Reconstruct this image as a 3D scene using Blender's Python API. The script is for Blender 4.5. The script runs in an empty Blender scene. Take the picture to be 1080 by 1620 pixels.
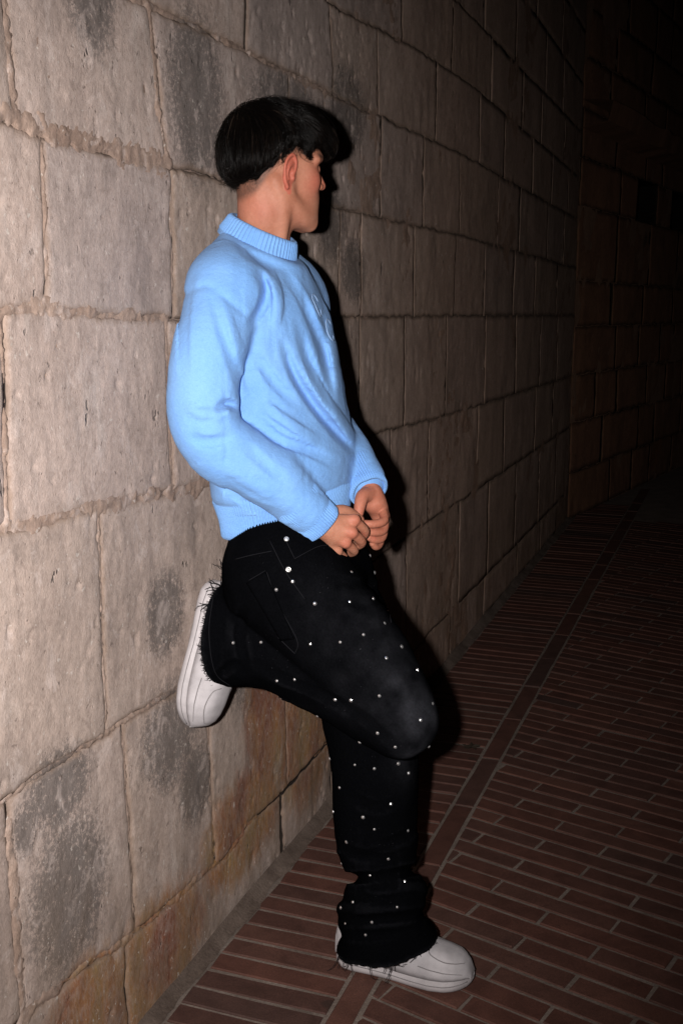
import bpy, bmesh, math, random
import numpy as np
from mathutils import Vector, Matrix
from mathutils.bvhtree import BVHTree

random.seed(7)
RNG = np.random.default_rng(11)
C = bpy.context.scene.collection
SC = bpy.context.scene

# ------------------------------------------------------------------ camera
CAM_F, CAM_H = 1700.0, 1.38                 # focal length in photo pixels, height
PITCH = math.atan((810 - 497) / CAM_F)
cd = bpy.data.cameras.new('camera')
cam = bpy.data.objects.new('camera', cd)
C.objects.link(cam)
cam.location = (0, 0, CAM_H)
cam.rotation_euler = (math.pi / 2 - PITCH, 0, 0)
cd.sensor_fit = 'VERTICAL'
cd.sensor_height = 36.0
cd.lens = 36.0 * CAM_F / 1620.0
cd.clip_end = 500
cd.clip_start = 0.05
SC.camera = cam

# ------------------------------------------------------------------ night sky and flash
W = bpy.data.worlds.new('World')
SC.world = W
W.use_nodes = True
wn = W.node_tree
sky = wn.nodes.new('ShaderNodeTexSky')
sky.sky_type = 'NISHITA'
sky.sun_disc = False
sky.sun_elevation = math.radians(-6)
sky.sun_rotation = math.radians(120)
wn.links.new(sky.outputs[0], wn.nodes['Background'].inputs[0])
wn.nodes['Background'].inputs[1].default_value = 0.02

# the flash gun of the camera: held to the left of the lens (portrait grip)
fl = bpy.data.lights.new('camera_flash', 'SPOT')
flo = bpy.data.objects.new('camera_flash', fl)
C.objects.link(flo)
FL_POS = Vector((-0.098, 0.02, CAM_H + 0.015))
flo.location = FL_POS
fl.energy = 318
fl.color = (1.0, 0.945, 0.905)
fl.shadow_soft_size = 0.016
fl.spot_size = math.radians(84)
fl.spot_blend = 1.0
flo.rotation_euler = (Vector((-0.40, 2.0, 1.03)) - FL_POS).to_track_quat('-Z', 'Y').to_euler()

SC.view_settings.view_transform = 'Standard'
SC.view_settings.look = 'None'
SC.view_settings.exposure = 0.0
SC.view_settings.gamma = 1.0
SC.view_settings.use_curve_mapping = False

# ------------------------------------------------------------------ frames
A70 = math.radians(70.0)
D = np.array([math.cos(A70), math.sin(A70), 0.0])       # along the wall
N = np.array([math.sin(A70), -math.cos(A70), 0.0])      # out of the wall
OFF = -1.02
S0 = 1.96                                               # where the person stands along the wall
CP, SP = math.cos(PITCH), math.sin(PITCH)

def ray(px, py):
    u = (px - 540) / CAM_F
    v = (810 - py) / CAM_F
    return np.array([u, CP + v * SP, -SP + v * CP])

CO = np.array([0, 0, CAM_H])

def L(px, py, s):
    """point of the photo at wall coordinate s -> (out of wall, along wall from the person, height)"""
    r = ray(px, py)
    P = r * (s / (r @ D)) + CO
    return np.array([P @ N - OFF, P @ D - S0, P[2]])

def wall_world(s, h, out=0.0):
    P = N * (OFF + out) + D * s
    return np.array([P[0], P[1], h])

# ------------------------------------------------------------------ numeric helpers
def _hash(ix, iy, iz):
    h = (ix.astype(np.uint32) * np.uint32(374761393) + iy.astype(np.uint32) * np.uint32(668265263)
         + iz.astype(np.uint32) * np.uint32(2147483647))
    h = (h ^ (h >> np.uint32(13))) * np.uint32(1274126177)
    h = h ^ (h >> np.uint32(16))
    return h.astype(np.float32) / np.float32(4294967295.0)

def vnoise(P):
    """value noise, -1..1, P is N x 3"""
    F = np.floor(P)
    f = (P - F).astype(np.float32)
    f = f * f * (3 - 2 * f)
    I = F.astype(np.int64)
    r = np.zeros(len(P), np.float32)
    for dx in (0, 1):
        wx = f[:, 0] if dx else 1 - f[:, 0]
        for dy in (0, 1):
            wy = f[:, 1] if dy else 1 - f[:, 1]
            for dz in (0, 1):
                wz = f[:, 2] if dz else 1 - f[:, 2]
                r += wx * wy * wz * _hash(I[:, 0] + dx, I[:, 1] + dy, I[:, 2] + dz)
    return r * 2 - 1

def fbm(P, octaves=4, gain=0.5):
    P = np.asarray(P, float)
    r = np.zeros(len(P), np.float32)
    a = 1.0
    for k in range(octaves):
        r += a * vnoise(P + 17.3 * k)
        P = P * 2.03
        a *= gain
    return r

def smin(a, b, k):
    h = np.clip(0.5 + 0.5 * (b - a) / k, 0, 1)
    return b + (a - b) * h - k * h * (1 - h)

def smax(a, b, k):
    return -smin(-a, -b, k)

def catmull(pts, n=6):
    pts = [np.asarray(p, float) for p in pts]
    if len(pts) < 3:
        return np.array(pts)
    Q = [2 * pts[0] - pts[1]] + pts + [2 * pts[-1] - pts[-2]]
    out = []
    for i in range(1, len(Q) - 2):
        p0, p1, p2, p3 = Q[i - 1:i + 3]
        for k in range(n):
            t = k / n
            out.append(0.5 * (2 * p1 + (p2 - p0) * t + (2 * p0 - 5 * p1 + 4 * p2 - p3) * t * t
                              + (3 * p1 - p0 - 3 * p2 + p3) * t ** 3))
    out.append(pts[-1])
    return np.array(out)

def seg_dist(P, a, b, ra, rb):
    ab = b - a
    t = np.clip(((P - a) @ ab) / max(ab @ ab, 1e-12), 0, 1)
    return np.linalg.norm(P - a - t[:, None] * ab, axis=1) - (ra + (rb - ra) * t)

def tube(P, pts, rad, n=5):
    """distance to a smooth tapered tube"""
    A = catmull([list(p) + [r] for p, r in zip(pts, rad)], n)
    d = np.full(len(P), 9.0)
    for i in range(len(A) - 1):
        d = np.minimum(d, seg_dist(P, A[i, :3], A[i + 1, :3], A[i, 3], A[i + 1, 3]))
    return d

def ell(P, c, r):
    q = (P - np.asarray(c)) / np.asarray(r)
    k = np.linalg.norm(q, axis=1)
    k2 = np.linalg.norm(q / np.asarray(r), axis=1)
    return k * (k - 1) / np.maximum(k2, 1e-9)

def curve_dist2(X, Y, pts, n=6):
    A = catmull(pts, n)
    d = np.full(len(X), 9.0)
    for i in range(len(A) - 1):
        a, b = A[i], A[i + 1]
        ab = b - a
        t = np.clip(((X - a[0]) * ab[0] + (Y - a[1]) * ab[1]) / max(ab @ ab, 1e-12), 0, 1)
        d = np.minimum(d, np.hypot(X - a[0] - t * ab[0], Y - a[1] - t * ab[1]))
    return d

def fold_w(X, Y, pts, w, n=4):
    """gaussian ridge along a curve, fading at both ends"""
    A = catmull(pts, n)
    d = np.full(len(X), 9.0)
    tt = np.zeros(len(X))
    m = len(A) - 1
    for i in range(m):
        a, b = A[i], A[i + 1]
        ab = b - a
        t = np.clip(((X - a[0]) * ab[0] + (Y - a[1]) * ab[1]) / max(ab @ ab, 1e-12), 0, 1)
        di = np.hypot(X - a[0] - t * ab[0], Y - a[1] - t * ab[1])
        k = di < d
        d = np.where(k, di, d)
        tt = np.where(k, (i + t) / m, tt)
    return np.exp(-(d / w) ** 2) * np.sin(np.pi * np.clip(tt * .92 + .04, 0, 1)) ** .8

def polygonize(fn, lo, hi, step, coarse=4):
    """surface nets of fn(points) = 0 inside a box; evaluated only close to the surface"""
    lo = np.array(lo, float)
    hi = np.array(hi, float)
    nc = np.ceil((hi - lo) / (step * coarse)).astype(int) + 1
    gx, gy, gz = [lo[i] + np.arange(nc[i]) * step * coarse for i in range(3)]
    Pc = np.stack(np.meshgrid(gx, gy, gz, indexing='ij'), -1).reshape(-1, 3)
    Fc = fn(Pc).reshape(nc)
    F = np.repeat(np.repeat(np.repeat(Fc, coarse, 0), coarse, 1), coarse, 2).astype(np.float32)
    nf = F.shape
    near = np.abs(F) < step * coarse * 2.2
    idx = np.argwhere(near)
    vals = np.empty(len(idx), np.float32)
    for i in range(0, len(idx), 400000):
        vals[i:i + 400000] = fn(lo + idx[i:i + 400000] * step)
    F[near] = vals
    Sg = F < 0
    nx, ny, nz = nf
    def cc(A, i, j, k):
        return A[i:nx - 1 + i, j:ny - 1 + j, k:nz - 1 + k]
    cnt = sum(cc(Sg, i, j, k).astype(np.int8) for i in (0, 1) for j in (0, 1) for k in (0, 1))
    act = (cnt > 0) & (cnt < 8)
    ci = np.argwhere(act)
    vid = np.full(act.shape, -1, np.int64)
    vid[act] = np.arange(len(ci))
    acc = np.zeros((len(ci), 3))
    num = np.zeros(len(ci))
    corners = [(i, j, k) for i in (0, 1) for j in (0, 1) for k in (0, 1)]
    for a in corners:
        for ax in range(3):
            if a[ax]:
                continue
            b = list(a)
            b[ax] = 1
            fa = F[ci[:, 0] + a[0], ci[:, 1] + a[1], ci[:, 2] + a[2]]
            fb = F[ci[:, 0] + b[0], ci[:, 1] + b[1], ci[:, 2] + b[2]]
            m = (fa < 0) != (fb < 0)
            t = np.where(m, fa / np.where(m, fa - fb, 1), 0)
            p = np.tile(np.array(a, float), (len(ci), 1))
            p[:, ax] += t
            acc += p * m[:, None]
            num += m
    V = lo + (ci + acc / num[:, None]) * step
    faces = []
    for ax in range(3):
        u, v = (ax + 1) % 3, (ax + 2) % 3
        sl0 = [slice(None)] * 3
        sl1 = [slice(None)] * 3
        sl0[ax] = slice(0, -1)
        sl1[ax] = slice(1, None)
        s0, s1 = Sg[tuple(sl0)], Sg[tuple(sl1)]
        e = np.argwhere(s0 != s1)
        ok = (e[:, u] > 0) & (e[:, v] > 0) & (e[:, u] < nf[u] - 1) & (e[:, v] < nf[v] - 1)
        e = e[ok]
        inside = s0[e[:, 0], e[:, 1], e[:, 2]]
        def g(du, dv):
            q = e.copy()
            q[:, u] += du
            q[:, v] += dv
            return vid[q[:, 0], q[:, 1], q[:, 2]]
        quad = np.stack([g(-1, -1), g(0, -1), g(0, 0), g(-1, 0)], 1)
        quad[~inside] = quad[~inside][:, ::-1]
        faces.append(quad)
    return V, np.concatenate(faces)

def relax(V, Fq, it=1, w=0.5):
    """a little Laplacian smoothing over quad edges"""
    a = np.concatenate([Fq[:, i] for i in range(4)] * 1)
    b = np.concatenate([Fq[:, (i + 1) % 4] for i in range(4)])
    for _ in range(it):
        S = np.zeros_like(V)
        n = np.zeros(len(V))
        np.add.at(S, a, V[b])
        np.add.at(n, a, 1)
        V = V * (1 - w) + w * S / np.maximum(n, 1)[:, None]
    return V

# ------------------------------------------------------------------ object helpers
def mesh_obj(name, V, F, mat, parent=None, smooth=True, loc=None):
    me = bpy.data.meshes.new(name)
    V = np.asarray(V, float)
    if isinstance(F, np.ndarray):
        k = F.shape[1]
        me.vertices.add(len(V))
        me.vertices.foreach_set('co', V.astype(np.float32).ravel())
        me.loops.add(F.size)
        me.loops.foreach_set('vertex_index', F.astype(np.int32).ravel())
        me.polygons.add(len(F))
        me.polygons.foreach_set('loop_start', np.arange(0, F.size, k, dtype=np.int32))
        me.update(calc_edges=True)
        me.validate()
    else:
        me.from_pydata([tuple(v) for v in V], [], F)
        me.update()
    if smooth:
        me.polygons.foreach_set('use_smooth', [True] * len(me.polygons))
    if mat is not None:
        me.materials.append(mat)
    o = bpy.data.objects.new(name, me)
    C.objects.link(o)
    if parent is not None:
        o.parent = parent
    if loc is not None:
        o.location = loc
    return o

def attr(o, name, vals, vec=False):
    me = o.data
    if vec:
        a = me.attributes.new(name, 'FLOAT_VECTOR', 'POINT')
        a.data.foreach_set('vector', np.asarray(vals, np.float32).ravel())
    else:
        a = me.attributes.new(name, 'FLOAT', 'POINT')
        a.data.foreach_set('value', np.asarray(vals, np.float32))

def empty(name, loc=(0, 0, 0), rz=0.0):
    o = bpy.data.objects.new(name, None)
    C.objects.link(o)
    o.location = loc
    o.rotation_euler = (0, 0, rz)
    o.empty_display_size = 0.1
    return o

def loft(rings, closed=True, cap=False):
    """rings: list of (n,3) arrays -> V, F"""
    n = len(rings[0])
    V = np.concatenate(rings)
    F = []
    for i in range(len(rings) - 1):
        for j in range(n if closed else n - 1):
            j2 = (j + 1) % n
            F.append((i * n + j, i * n + j2, (i + 1) * n + j2, (i + 1) * n + j))
    if cap:
        F.append(tuple(range(n))[::-1])
        F.append(tuple(range((len(rings) - 1) * n, len(rings) * n)))
    return V, F

class MB:
    def __init__(self):
        self.V = []
        self.F = []
    def add(self, V, F):
        b = len(self.V)
        self.V += [tuple(v) for v in V]
        self.F += [tuple(int(i) + b for i in f) for f in F]
    def wire(self, pts, r0, r1=None, n=5):
        pts = np.asarray(pts, float)
        r1 = r0 if r1 is None else r1
        rings = []
        up = np.array([0.31, 0.22, 0.92])
        for i, p in enumerate(pts):
            t = pts[min(i + 1, len(pts) - 1)] - pts[max(i - 1, 0)]
            t = t / (np.linalg.norm(t) + 1e-12)
            a = np.cross(t, up)
            a /= np.linalg.norm(a) + 1e-9
            b = np.cross(t, a)
            r = r0 + (r1 - r0) * i / (len(pts) - 1)
            an = np.arange(n) * 2 * math.pi / n
            rings.append(p + r * (np.cos(an)[:, None] * a + np.sin(an)[:, None] * b))
        self.add(*loft(rings, True, True))
    def build(self, name, mat, parent=None, smooth=True):
        return mesh_obj(name, np.array(self.V), self.F, mat, parent, smooth)

# ------------------------------------------------------------------ material helpers
def material(name):
    m = bpy.data.materials.new(name)
    m.use_nodes = True
    nt = m.node_tree
    b = nt.nodes['Principled BSDF']
    return m, nt, b

def nd(nt, typ, **kw):
    n = nt.nodes.new(typ)
    for k, v in kw.items():
        if k in ('inputs',):
            for kk, vv in v.items():
                n.inputs[kk].default_value = vv
        else:
            setattr(n, k, v)
    return n

def noise(nt, vec, scale, detail=5, rough=0.6, dist=0.0):
    n = nd(nt, 'ShaderNodeTexNoise')
    n.inputs['Scale'].default_value = scale
    n.inputs['Detail'].default_value = detail
    n.inputs['Roughness'].default_value = rough
    n.inputs['Distortion'].default_value = dist
    nt.links.new(vec, n.inputs['Vector'])
    return n.outputs['Fac']

def mapv(nt, vec, scale=(1, 1, 1), loc=(0, 0, 0)):
    n = nd(nt, 'ShaderNodeMapping')
    n.inputs['Scale'].default_value = scale
    n.inputs['Location'].default_value = loc
    nt.links.new(vec, n.inputs['Vector'])
    return n.outputs['Vector']

def ramp(nt, fac, stops):
    r = nd(nt, 'ShaderNodeValToRGB')
    e = r.color_ramp.elements
    while len(e) < len(stops):
        e.new(0.5)
    for i, (p, c) in enumerate(stops):
        e[i].position = p
        e[i].color = (*c, 1) if len(c) == 3 else c
    nt.links.new(fac, r.inputs['Fac'])
    return r.outputs['Color']

def mixc(nt, fac, a, b, mode='MIX'):
    n = nd(nt, 'ShaderNodeMix', data_type='RGBA', blend_type=mode)
    for sock, v in ((n.inputs[0], fac), (n.inputs[6], a), (n.inputs[7], b)):
        if hasattr(v, 'links'):
            nt.links.new(v, sock)
        elif isinstance(v, (int, float)):
            sock.default_value = v
        else:
            sock.default_value = (*v, 1)
    return n.outputs[2]

def math_(nt, op, a, b=None, clamp=False):
    n = nd(nt, 'ShaderNodeMath', operation=op, use_clamp=clamp)
    for sock, v in ((n.inputs[0], a), (n.inputs[1], b)):
        if v is None:
            continue
        if hasattr(v, 'links'):
            nt.links.new(v, sock)
        else:
            sock.default_value = v
    return n.outputs[0]

def smooth01(nt, v, a, b):
    n = nd(nt, 'ShaderNodeMapRange', interpolation_type='SMOOTHSTEP')
    n.inputs['From Min'].default_value = a
    n.inputs['From Max'].default_value = b
    nt.links.new(v, n.inputs['Value'])
    return n.outputs['Result']

def bump(nt, h, strength, dist, prev=None):
    n = nd(nt, 'ShaderNodeBump')
    n.inputs['Strength'].default_value = strength
    n.inputs['Distance'].default_value = dist
    nt.links.new(h, n.inputs['Height'])
    if prev is not None:
        nt.links.new(prev, n.inputs['Normal'])
    return n.outputs['Normal']

def attrv(nt, name):
    n = nd(nt, 'ShaderNodeAttribute', attribute_name=name)
    return n

# ------------------------------------------------------------------ materials
def blob(nt, sep, s, h, rs, rh):
    """soft round patch centred at wall coordinates (s, h)"""
    a = math_(nt, 'MULTIPLY', math_(nt, 'SUBTRACT', sep.outputs[0], s), 1 / rs)
    b = math_(nt, 'MULTIPLY', math_(nt, 'SUBTRACT', sep.outputs[1], h), 1 / rh)
    r2 = math_(nt, 'ADD', math_(nt, 'MULTIPLY', a, a), math_(nt, 'MULTIPLY', b, b))
    return math_(nt, 'SUBTRACT', 1.0, r2, True)

def stone_material(name, kind):
    m, nt, b = material(name)
    at = attrv(nt, 'wc')
    vec = at.outputs['Vector']
    sep = nd(nt, 'ShaderNodeSeparateXYZ')
    nt.links.new(vec, sep.inputs[0])
    oi = nd(nt, 'ShaderNodeObjectInfo')
    big = noise(nt, mapv(nt, vec, (1, 0.75, 1)), 5.5, 6, 0.62, 0.4)
    streak = noise(nt, mapv(nt, vec, (22, 1.7, 1)), 1.0, 5, 0.62, 0.3)
    fine = noise(nt, mapv(nt, vec, (1, 0.6, 1)), 75, 6, 0.72)
    grit = noise(nt, vec, 330, 3, 0.7)
    if kind == 'stone':
        col = ramp(nt, big, [(0.26, (0.255, 0.220, 0.202)), (0.45, (0.365, 0.310, 0.282)),
                             (0.60, (0.395, 0.338, 0.308)), (0.78, (0.46, 0.405, 0.375))])
    else:
        col = ramp(nt, big, [(0.3, (0.22, 0.162, 0.130)), (0.6, (0.325, 0.250, 0.205)), (0.8, (0.40, 0.325, 0.280))])
    tint = ramp(nt, oi.outputs['Random'], [(0.0, (0.92, 0.93, 0.95)), (0.35, (1.03, 1.0, 0.98)),
                                          (0.7, (0.98, 0.96, 0.92)), (1.0, (1.06, 1.04, 1.03))])
    if kind == 'stone':
        col = mixc(nt, 1.0, col, tint, 'MULTIPLY')
    # weather streaks running down the face
    sk = smooth01(nt, streak, 0.46, 0.72)
    col = mixc(nt, math_(nt, 'MULTIPLY', sk, 0.30), col, (0.18, 0.155, 0.142))
    lt = smooth01(nt, noise(nt, mapv(nt, vec, (13, 3, 1), (4, 2, 0)), 1.0, 5, 0.7), 0.56, 0.74)
    col = mixc(nt, math_(nt, 'MULTIPLY', lt, 0.4), col, (0.50, 0.46, 0.43))
    # fine mottling
    col = mixc(nt, 0.75, col, ramp(nt, fine, [(0.25, (0.62, 0.60, 0.58)), (0.5, (1, 1, 1)), (0.75, (1.25, 1.22, 1.2))]), 'MULTIPLY')
    # dark lichen patches
    lich = None
    for (s, h, rs, rh) in ((1.44, .40, .16, .20), (1.42, .60, .13, .10), (1.80, .55, .16, .15), (1.90, .40, .10, .12), (1.33, .57, .05, .07),
                           (1.62, 1.90, .10, .14), (1.98, 1.80, .16, .22), (2.72, 1.62, .16, .14), (2.9, 1.50, .14, .12),
                           (2.45, 1.86, .3, .1), (1.80, .80, .1, .12), (2.85, 1.92, .2, .15), (2.2, .55, .15, .13)):
        g = blob(nt, sep, s, h, rs, rh)
        lich = g if lich is None else math_(nt, 'MAXIMUM', lich, g)
    ln = noise(nt, mapv(nt, vec, (1, 0.8, 1), (3, 1, 0)), 115, 6, 0.85)
    lm = smooth01(nt, math_(nt, 'ADD', math_(nt, 'MULTIPLY', lich, 0.20), ln), 0.54, 0.64)
    lm = math_(nt, 'MULTIPLY', lm, math_(nt, 'MINIMUM', math_(nt, 'MULTIPLY', lich, 1.5), 1.0))
    col = mixc(nt, math_(nt, 'MULTIPLY', lm, 0.72), col, (0.080, 0.076, 0.074))
    # pale scaled-off patches and brown grime between them
    bl = noise(nt, mapv(nt, vec, (1, 0.7, 1), (8, 3, 2)), 17, 8, 0.72, 0.6)
    col = mixc(nt, math_(nt, 'MULTIPLY', smooth01(nt, bl, 0.54, 0.64), 0.42), col, (0.52, 0.46, 0.43))
    col = mixc(nt, math_(nt, 'MULTIPLY', smooth01(nt, math_(nt, 'SUBTRACT', 1.0, bl), 0.56, 0.68), 0.45), col, (0.19, 0.150, 0.130))
    # generic small pits / specks everywhere
    sp = smooth01(nt, noise(nt, vec, 48, 4, 0.65), 0.64, 0.72)
    col = mixc(nt, math_(nt, 'MULTIPLY', sp, 0.55), col, (0.13, 0.105, 0.09))
    # rust and ochre running from the damp foot of the wall
    low = smooth01(nt, math_(nt, 'MULTIPLY', sep.outputs[1], -1.0), -0.62, -0.10)
    rb = None
    for (s, h, rs, rh) in ((1.72, .11, .26, .17), (2.14, .20, .30, .17), (2.3, .42, .2, .24), (1.47, .16, .17, .12), (2.55, .3, .3, .3)):
        g = blob(nt, sep, s, h, rs, rh)
        rb = g if rb is None else math_(nt, 'MAXIMUM', rb, g)
    rn = noise(nt, mapv(nt, vec, (2.1, 0.9, 1), (9, 4, 0)), 13, 10, 0.78, 0.8)
    rm = smooth01(nt, math_(nt, 'ADD', math_(nt, 'MULTIPLY', rb, 0.36), rn), 0.50, 0.74)
    rm = math_(nt, 'MULTIPLY', rm, math_(nt, 'MINIMUM', math_(nt, 'MULTIPLY', rb, 1.6), 1.0))
    rm = math_(nt, 'MULTIPLY', rm, math_(nt, 'ADD', 0.55, math_(nt, 'MULTIPLY', smooth01(nt, noise(nt, mapv(nt, vec, (1.6, 0.55, 1), (4, 4, 2)), 85, 6, 0.8), 0.40, 0.60), 0.45)))
    rcol = ramp(nt, noise(nt, mapv(nt, vec, (1.4, 0.6, 1), (1, 8, 0)), 7, 4, 0.6), [(0.36, (0.19, 0.062, 0.030)), (0.5, (0.29, 0.135, 0.045)), (0.64, (0.28, 0.18, 0.065)), (0.8, (0.15, 0.13, 0.06))])
    col = mixc(nt, math_(nt, 'MULTIPLY', rm, 0.95), col, rcol)
    damp = math_(nt, 'MULTIPLY', low, smooth01(nt, noise(nt, mapv(nt, vec, (3, 1, 1), (5, 5, 5)), 4, 5, 0.65), 0.36, 0.66))
    col = mixc(nt, math_(nt, 'MULTIPLY', damp, 0.55), col, (0.17, 0.125, 0.085))
    # further along the wall, flash falloff and its brown cast painted into the stone
    falloff = smooth01(nt, sep.outputs[0], 2.2, 4.2)
    col = mixc(nt, falloff, col, mixc(nt, 1.0, col, (0.88, 0.755, 0.67), 'MULTIPLY'))
    col = mixc(nt, 1.0, col, (1.02, 0.972, 0.97), 'MULTIPLY')
    # crisp grain: dark pores and pale shell specks a few millimetres wide
    g1 = noise(nt, mapv(nt, vec, (1, 0.8, 1), (2, 7, 1)), 165, 5, 0.78)
    col = mixc(nt, 0.85, col, ramp(nt, g1, [(0.30, (0.66, 0.63, 0.61)), (0.42, (0.95, 0.94, 0.93)), (0.58, (1.04, 1.04, 1.04)), (0.72, (1.28, 1.27, 1.26))]), 'MULTIPLY')
    g2 = smooth01(nt, noise(nt, mapv(nt, vec, (1, 0.7, 1), (6, 2, 1)), 95, 3, 0.6), 0.66, 0.70)
    col = mixc(nt, math_(nt, 'MULTIPLY', g2, 0.6), col, (0.55, 0.50, 0.46))
    g3 = smooth01(nt, noise(nt, mapv(nt, vec, (1, 0.55, 1), (1, 12, 1)), 24, 3, 0.55), 0.70, 0.74)
    col = mixc(nt, math_(nt, 'MULTIPLY', g3, 0.65), col, (0.12, 0.10, 0.09))
    # the joints and broken arrises hold dirt; deep joint sides carry painted shade
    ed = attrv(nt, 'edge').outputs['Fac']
    en = smooth01(nt, math_(nt, 'ADD', ed, math_(nt, 'MULTIPLY', noise(nt, vec, 34, 6, 0.75), 1.3)), 0.85, 1.55)
    col = mixc(nt, math_(nt, 'MULTIPLY', en, 0.62), col, (0.20, 0.135, 0.095))
    col = mixc(nt, math_(nt, 'MULTIPLY', math_(nt, 'MULTIPLY', smooth01(nt, ed, 0.55, 0.98), 0.62), smooth01(nt, noise(nt, vec, 9, 5, 0.7), 0.32, 0.62)), col, (0.095, 0.068, 0.054))
    col = mixc(nt, smooth01(nt, ed, 1.0, 1.8), col, (0.022, 0.016, 0.013))  # block sides painted near-black for the shade deep in the joints
    nt.links.new(col, b.inputs['Base Color'])
    b.inputs['Roughness'].default_value = 0.9
    b.inputs['Specular IOR Level'].default_value = 0.25
    hh = math_(nt, 'ADD', math_(nt, 'MULTIPLY', fine, 0.6), math_(nt, 'MULTIPLY', streak, 0.35))
    nrm = bump(nt, hh, 0.5, 0.0035)
    nrm = bump(nt, g1, 0.6, 0.0020, nrm)
    nrm = bump(nt, grit, 0.35, 0.0022, nrm)
    nrm = bump(nt, math_(nt, 'SUBTRACT', 1.0, g3), 0.7, 0.005, nrm)
    nrm = bump(nt, math_(nt, 'SUBTRACT', 1.0, sp), 0.5, 0.003, nrm)
    nt.links.new(nrm, b.inputs['Normal'])
    return m

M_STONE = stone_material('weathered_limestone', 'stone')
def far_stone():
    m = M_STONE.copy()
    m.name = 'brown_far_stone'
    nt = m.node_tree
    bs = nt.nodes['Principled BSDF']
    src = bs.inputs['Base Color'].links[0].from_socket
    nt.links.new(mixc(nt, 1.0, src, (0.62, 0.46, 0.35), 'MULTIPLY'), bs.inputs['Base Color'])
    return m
M_FAR = far_stone()
M_MORTAR = stone_material('old_lime_mortar', 'mortar')

def brick_material():
    m, nt, b = material('red_paving_brick')
    tc = nd(nt, 'ShaderNodeTexCoord')
    geo = nd(nt, 'ShaderNodeNewGeometry')
    pos = geo.outputs['Position']
    at = attrv(nt, 'tone').outputs['Fac']
    oi = nd(nt, 'ShaderNodeObjectInfo')
    t = math_(nt, 'FRACT', math_(nt, 'ADD', oi.outputs['Random'], at))
    col = ramp(nt, t, [(0.0, (0.078, 0.034, 0.026)), (0.3, (0.096, 0.041, 0.031)), (0.6, (0.068, 0.034, 0.028)), (0.85, (0.110, 0.050, 0.038)), (1.0, (0.056, 0.032, 0.028))])
    n1 = noise(nt, pos, 14, 6, 0.65, 0.5)
    col = mixc(nt, 1.0, col, ramp(nt, n1, [(0.3, (0.72, 0.70, 0.70)), (0.55, (1, 1, 1)), (0.75, (1.22, 1.2, 1.18))]), 'MULTIPLY')
    n2 = noise(nt, pos, 240, 3, 0.7)
    col = mixc(nt, 0.7, col, ramp(nt, n2, [(0.3, (0.7, 0.68, 0.66)), (0.7, (1.28, 1.25, 1.2))]), 'MULTIPLY')
    # dropped-gum and damp spots
    sp = smooth01(nt, noise(nt, mapv(nt, pos, (1, 1, 1), (7, 3, 0)), 13, 2, 0.5), 0.70, 0.76)
    col = mixc(nt, math_(nt, 'MULTIPLY', sp, 0.7), col, (0.035, 0.022, 0.018))
    nt.links.new(col, b.inputs['Base Color'])
    b.inputs['Roughness'].default_value = 0.72
    b.inputs['Specular IOR Level'].default_value = 0.3
    nrm = bump(nt, n2, 0.4, 0.002)
    nrm = bump(nt, n1, 0.4, 0.004, nrm)
    nt.links.new(nrm, b.inputs['Normal'])
    return m

M_BRICK = brick_material()

def joint_material():
    m, nt, b = material('sand_cement_joint')
    pos = nd(nt, 'ShaderNodeNewGeometry').outputs['Position']
    n1 = noise(nt, pos, 9, 5, 0.65)
    n2 = noise(nt, pos, 160, 4, 0.7)
    col = ramp(nt, n1, [(0.3, (0.125, 0.098, 0.083)), (0.55, (0.190, 0.153, 0.132)), (0.75, (0.235, 0.193, 0.167))])
    col = mixc(nt, 0.8, col, ramp(nt, n2, [(0.3, (0.7, 0.7, 0.7)), (0.7, (1.2, 1.2, 1.2))]), 'MULTIPLY')
    nt.links.new(col, b.inputs['Base Color'])
    b.inputs['Roughness'].default_value = 0.95
    b.inputs['Specular IOR Level'].default_value = 0.15
    nt.links.new(bump(nt, n2, 0.6, 0.004), b.inputs['Normal'])
    return m

M_JOINT = joint_material()

def wool_material():
    m, nt, b = material('light_blue_wool')
    tc = nd(nt, 'ShaderNodeTexCoord').outputs['Object']
    n1 = noise(nt, tc, 420, 3, 0.7)
    n2 = noise(nt, mapv(nt, tc, (1, 1, 1.6)), 90, 4, 0.65)
    n3 = noise(nt, tc, 9, 4, 0.6)
    col = ramp(nt, n3, [(0.3, (0.150, 0.325, 0.66)), (0.7, (0.178, 0.362, 0.70))])
    col = mixc(nt, 0.6, col, ramp(nt, n1, [(0.3, (0.80, 0.83, 0.87)), (0.7, (1.12, 1.10, 1.07))]), 'MULTIPLY')
    col = mixc(nt, 0.5, col, ramp(nt, n2, [(0.3, (0.90, 0.92, 0.94)), (0.7, (1.05, 1.04, 1.03))]), 'MULTIPLY')
    nt.links.new(col, b.inputs['Base Color'])
    b.inputs['Roughness'].default_value = 0.95
    b.inputs['Specular IOR Level'].default_value = 0.1
    b.inputs['Sheen Weight'].default_value = 0.12
    b.inputs['Sheen Roughness'].default_value = 0.6
    b.inputs['Sheen Tint'].default_value = (0.7, 0.8, 1, 1)
    nrm = bump(nt, n1, 0.45, 0.0022)
    nrm = bump(nt, n2, 0.35, 0.004, nrm)
    nt.links.new(nrm, b.inputs['Normal'])
    return m

M_WOOL = wool_material()

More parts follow.
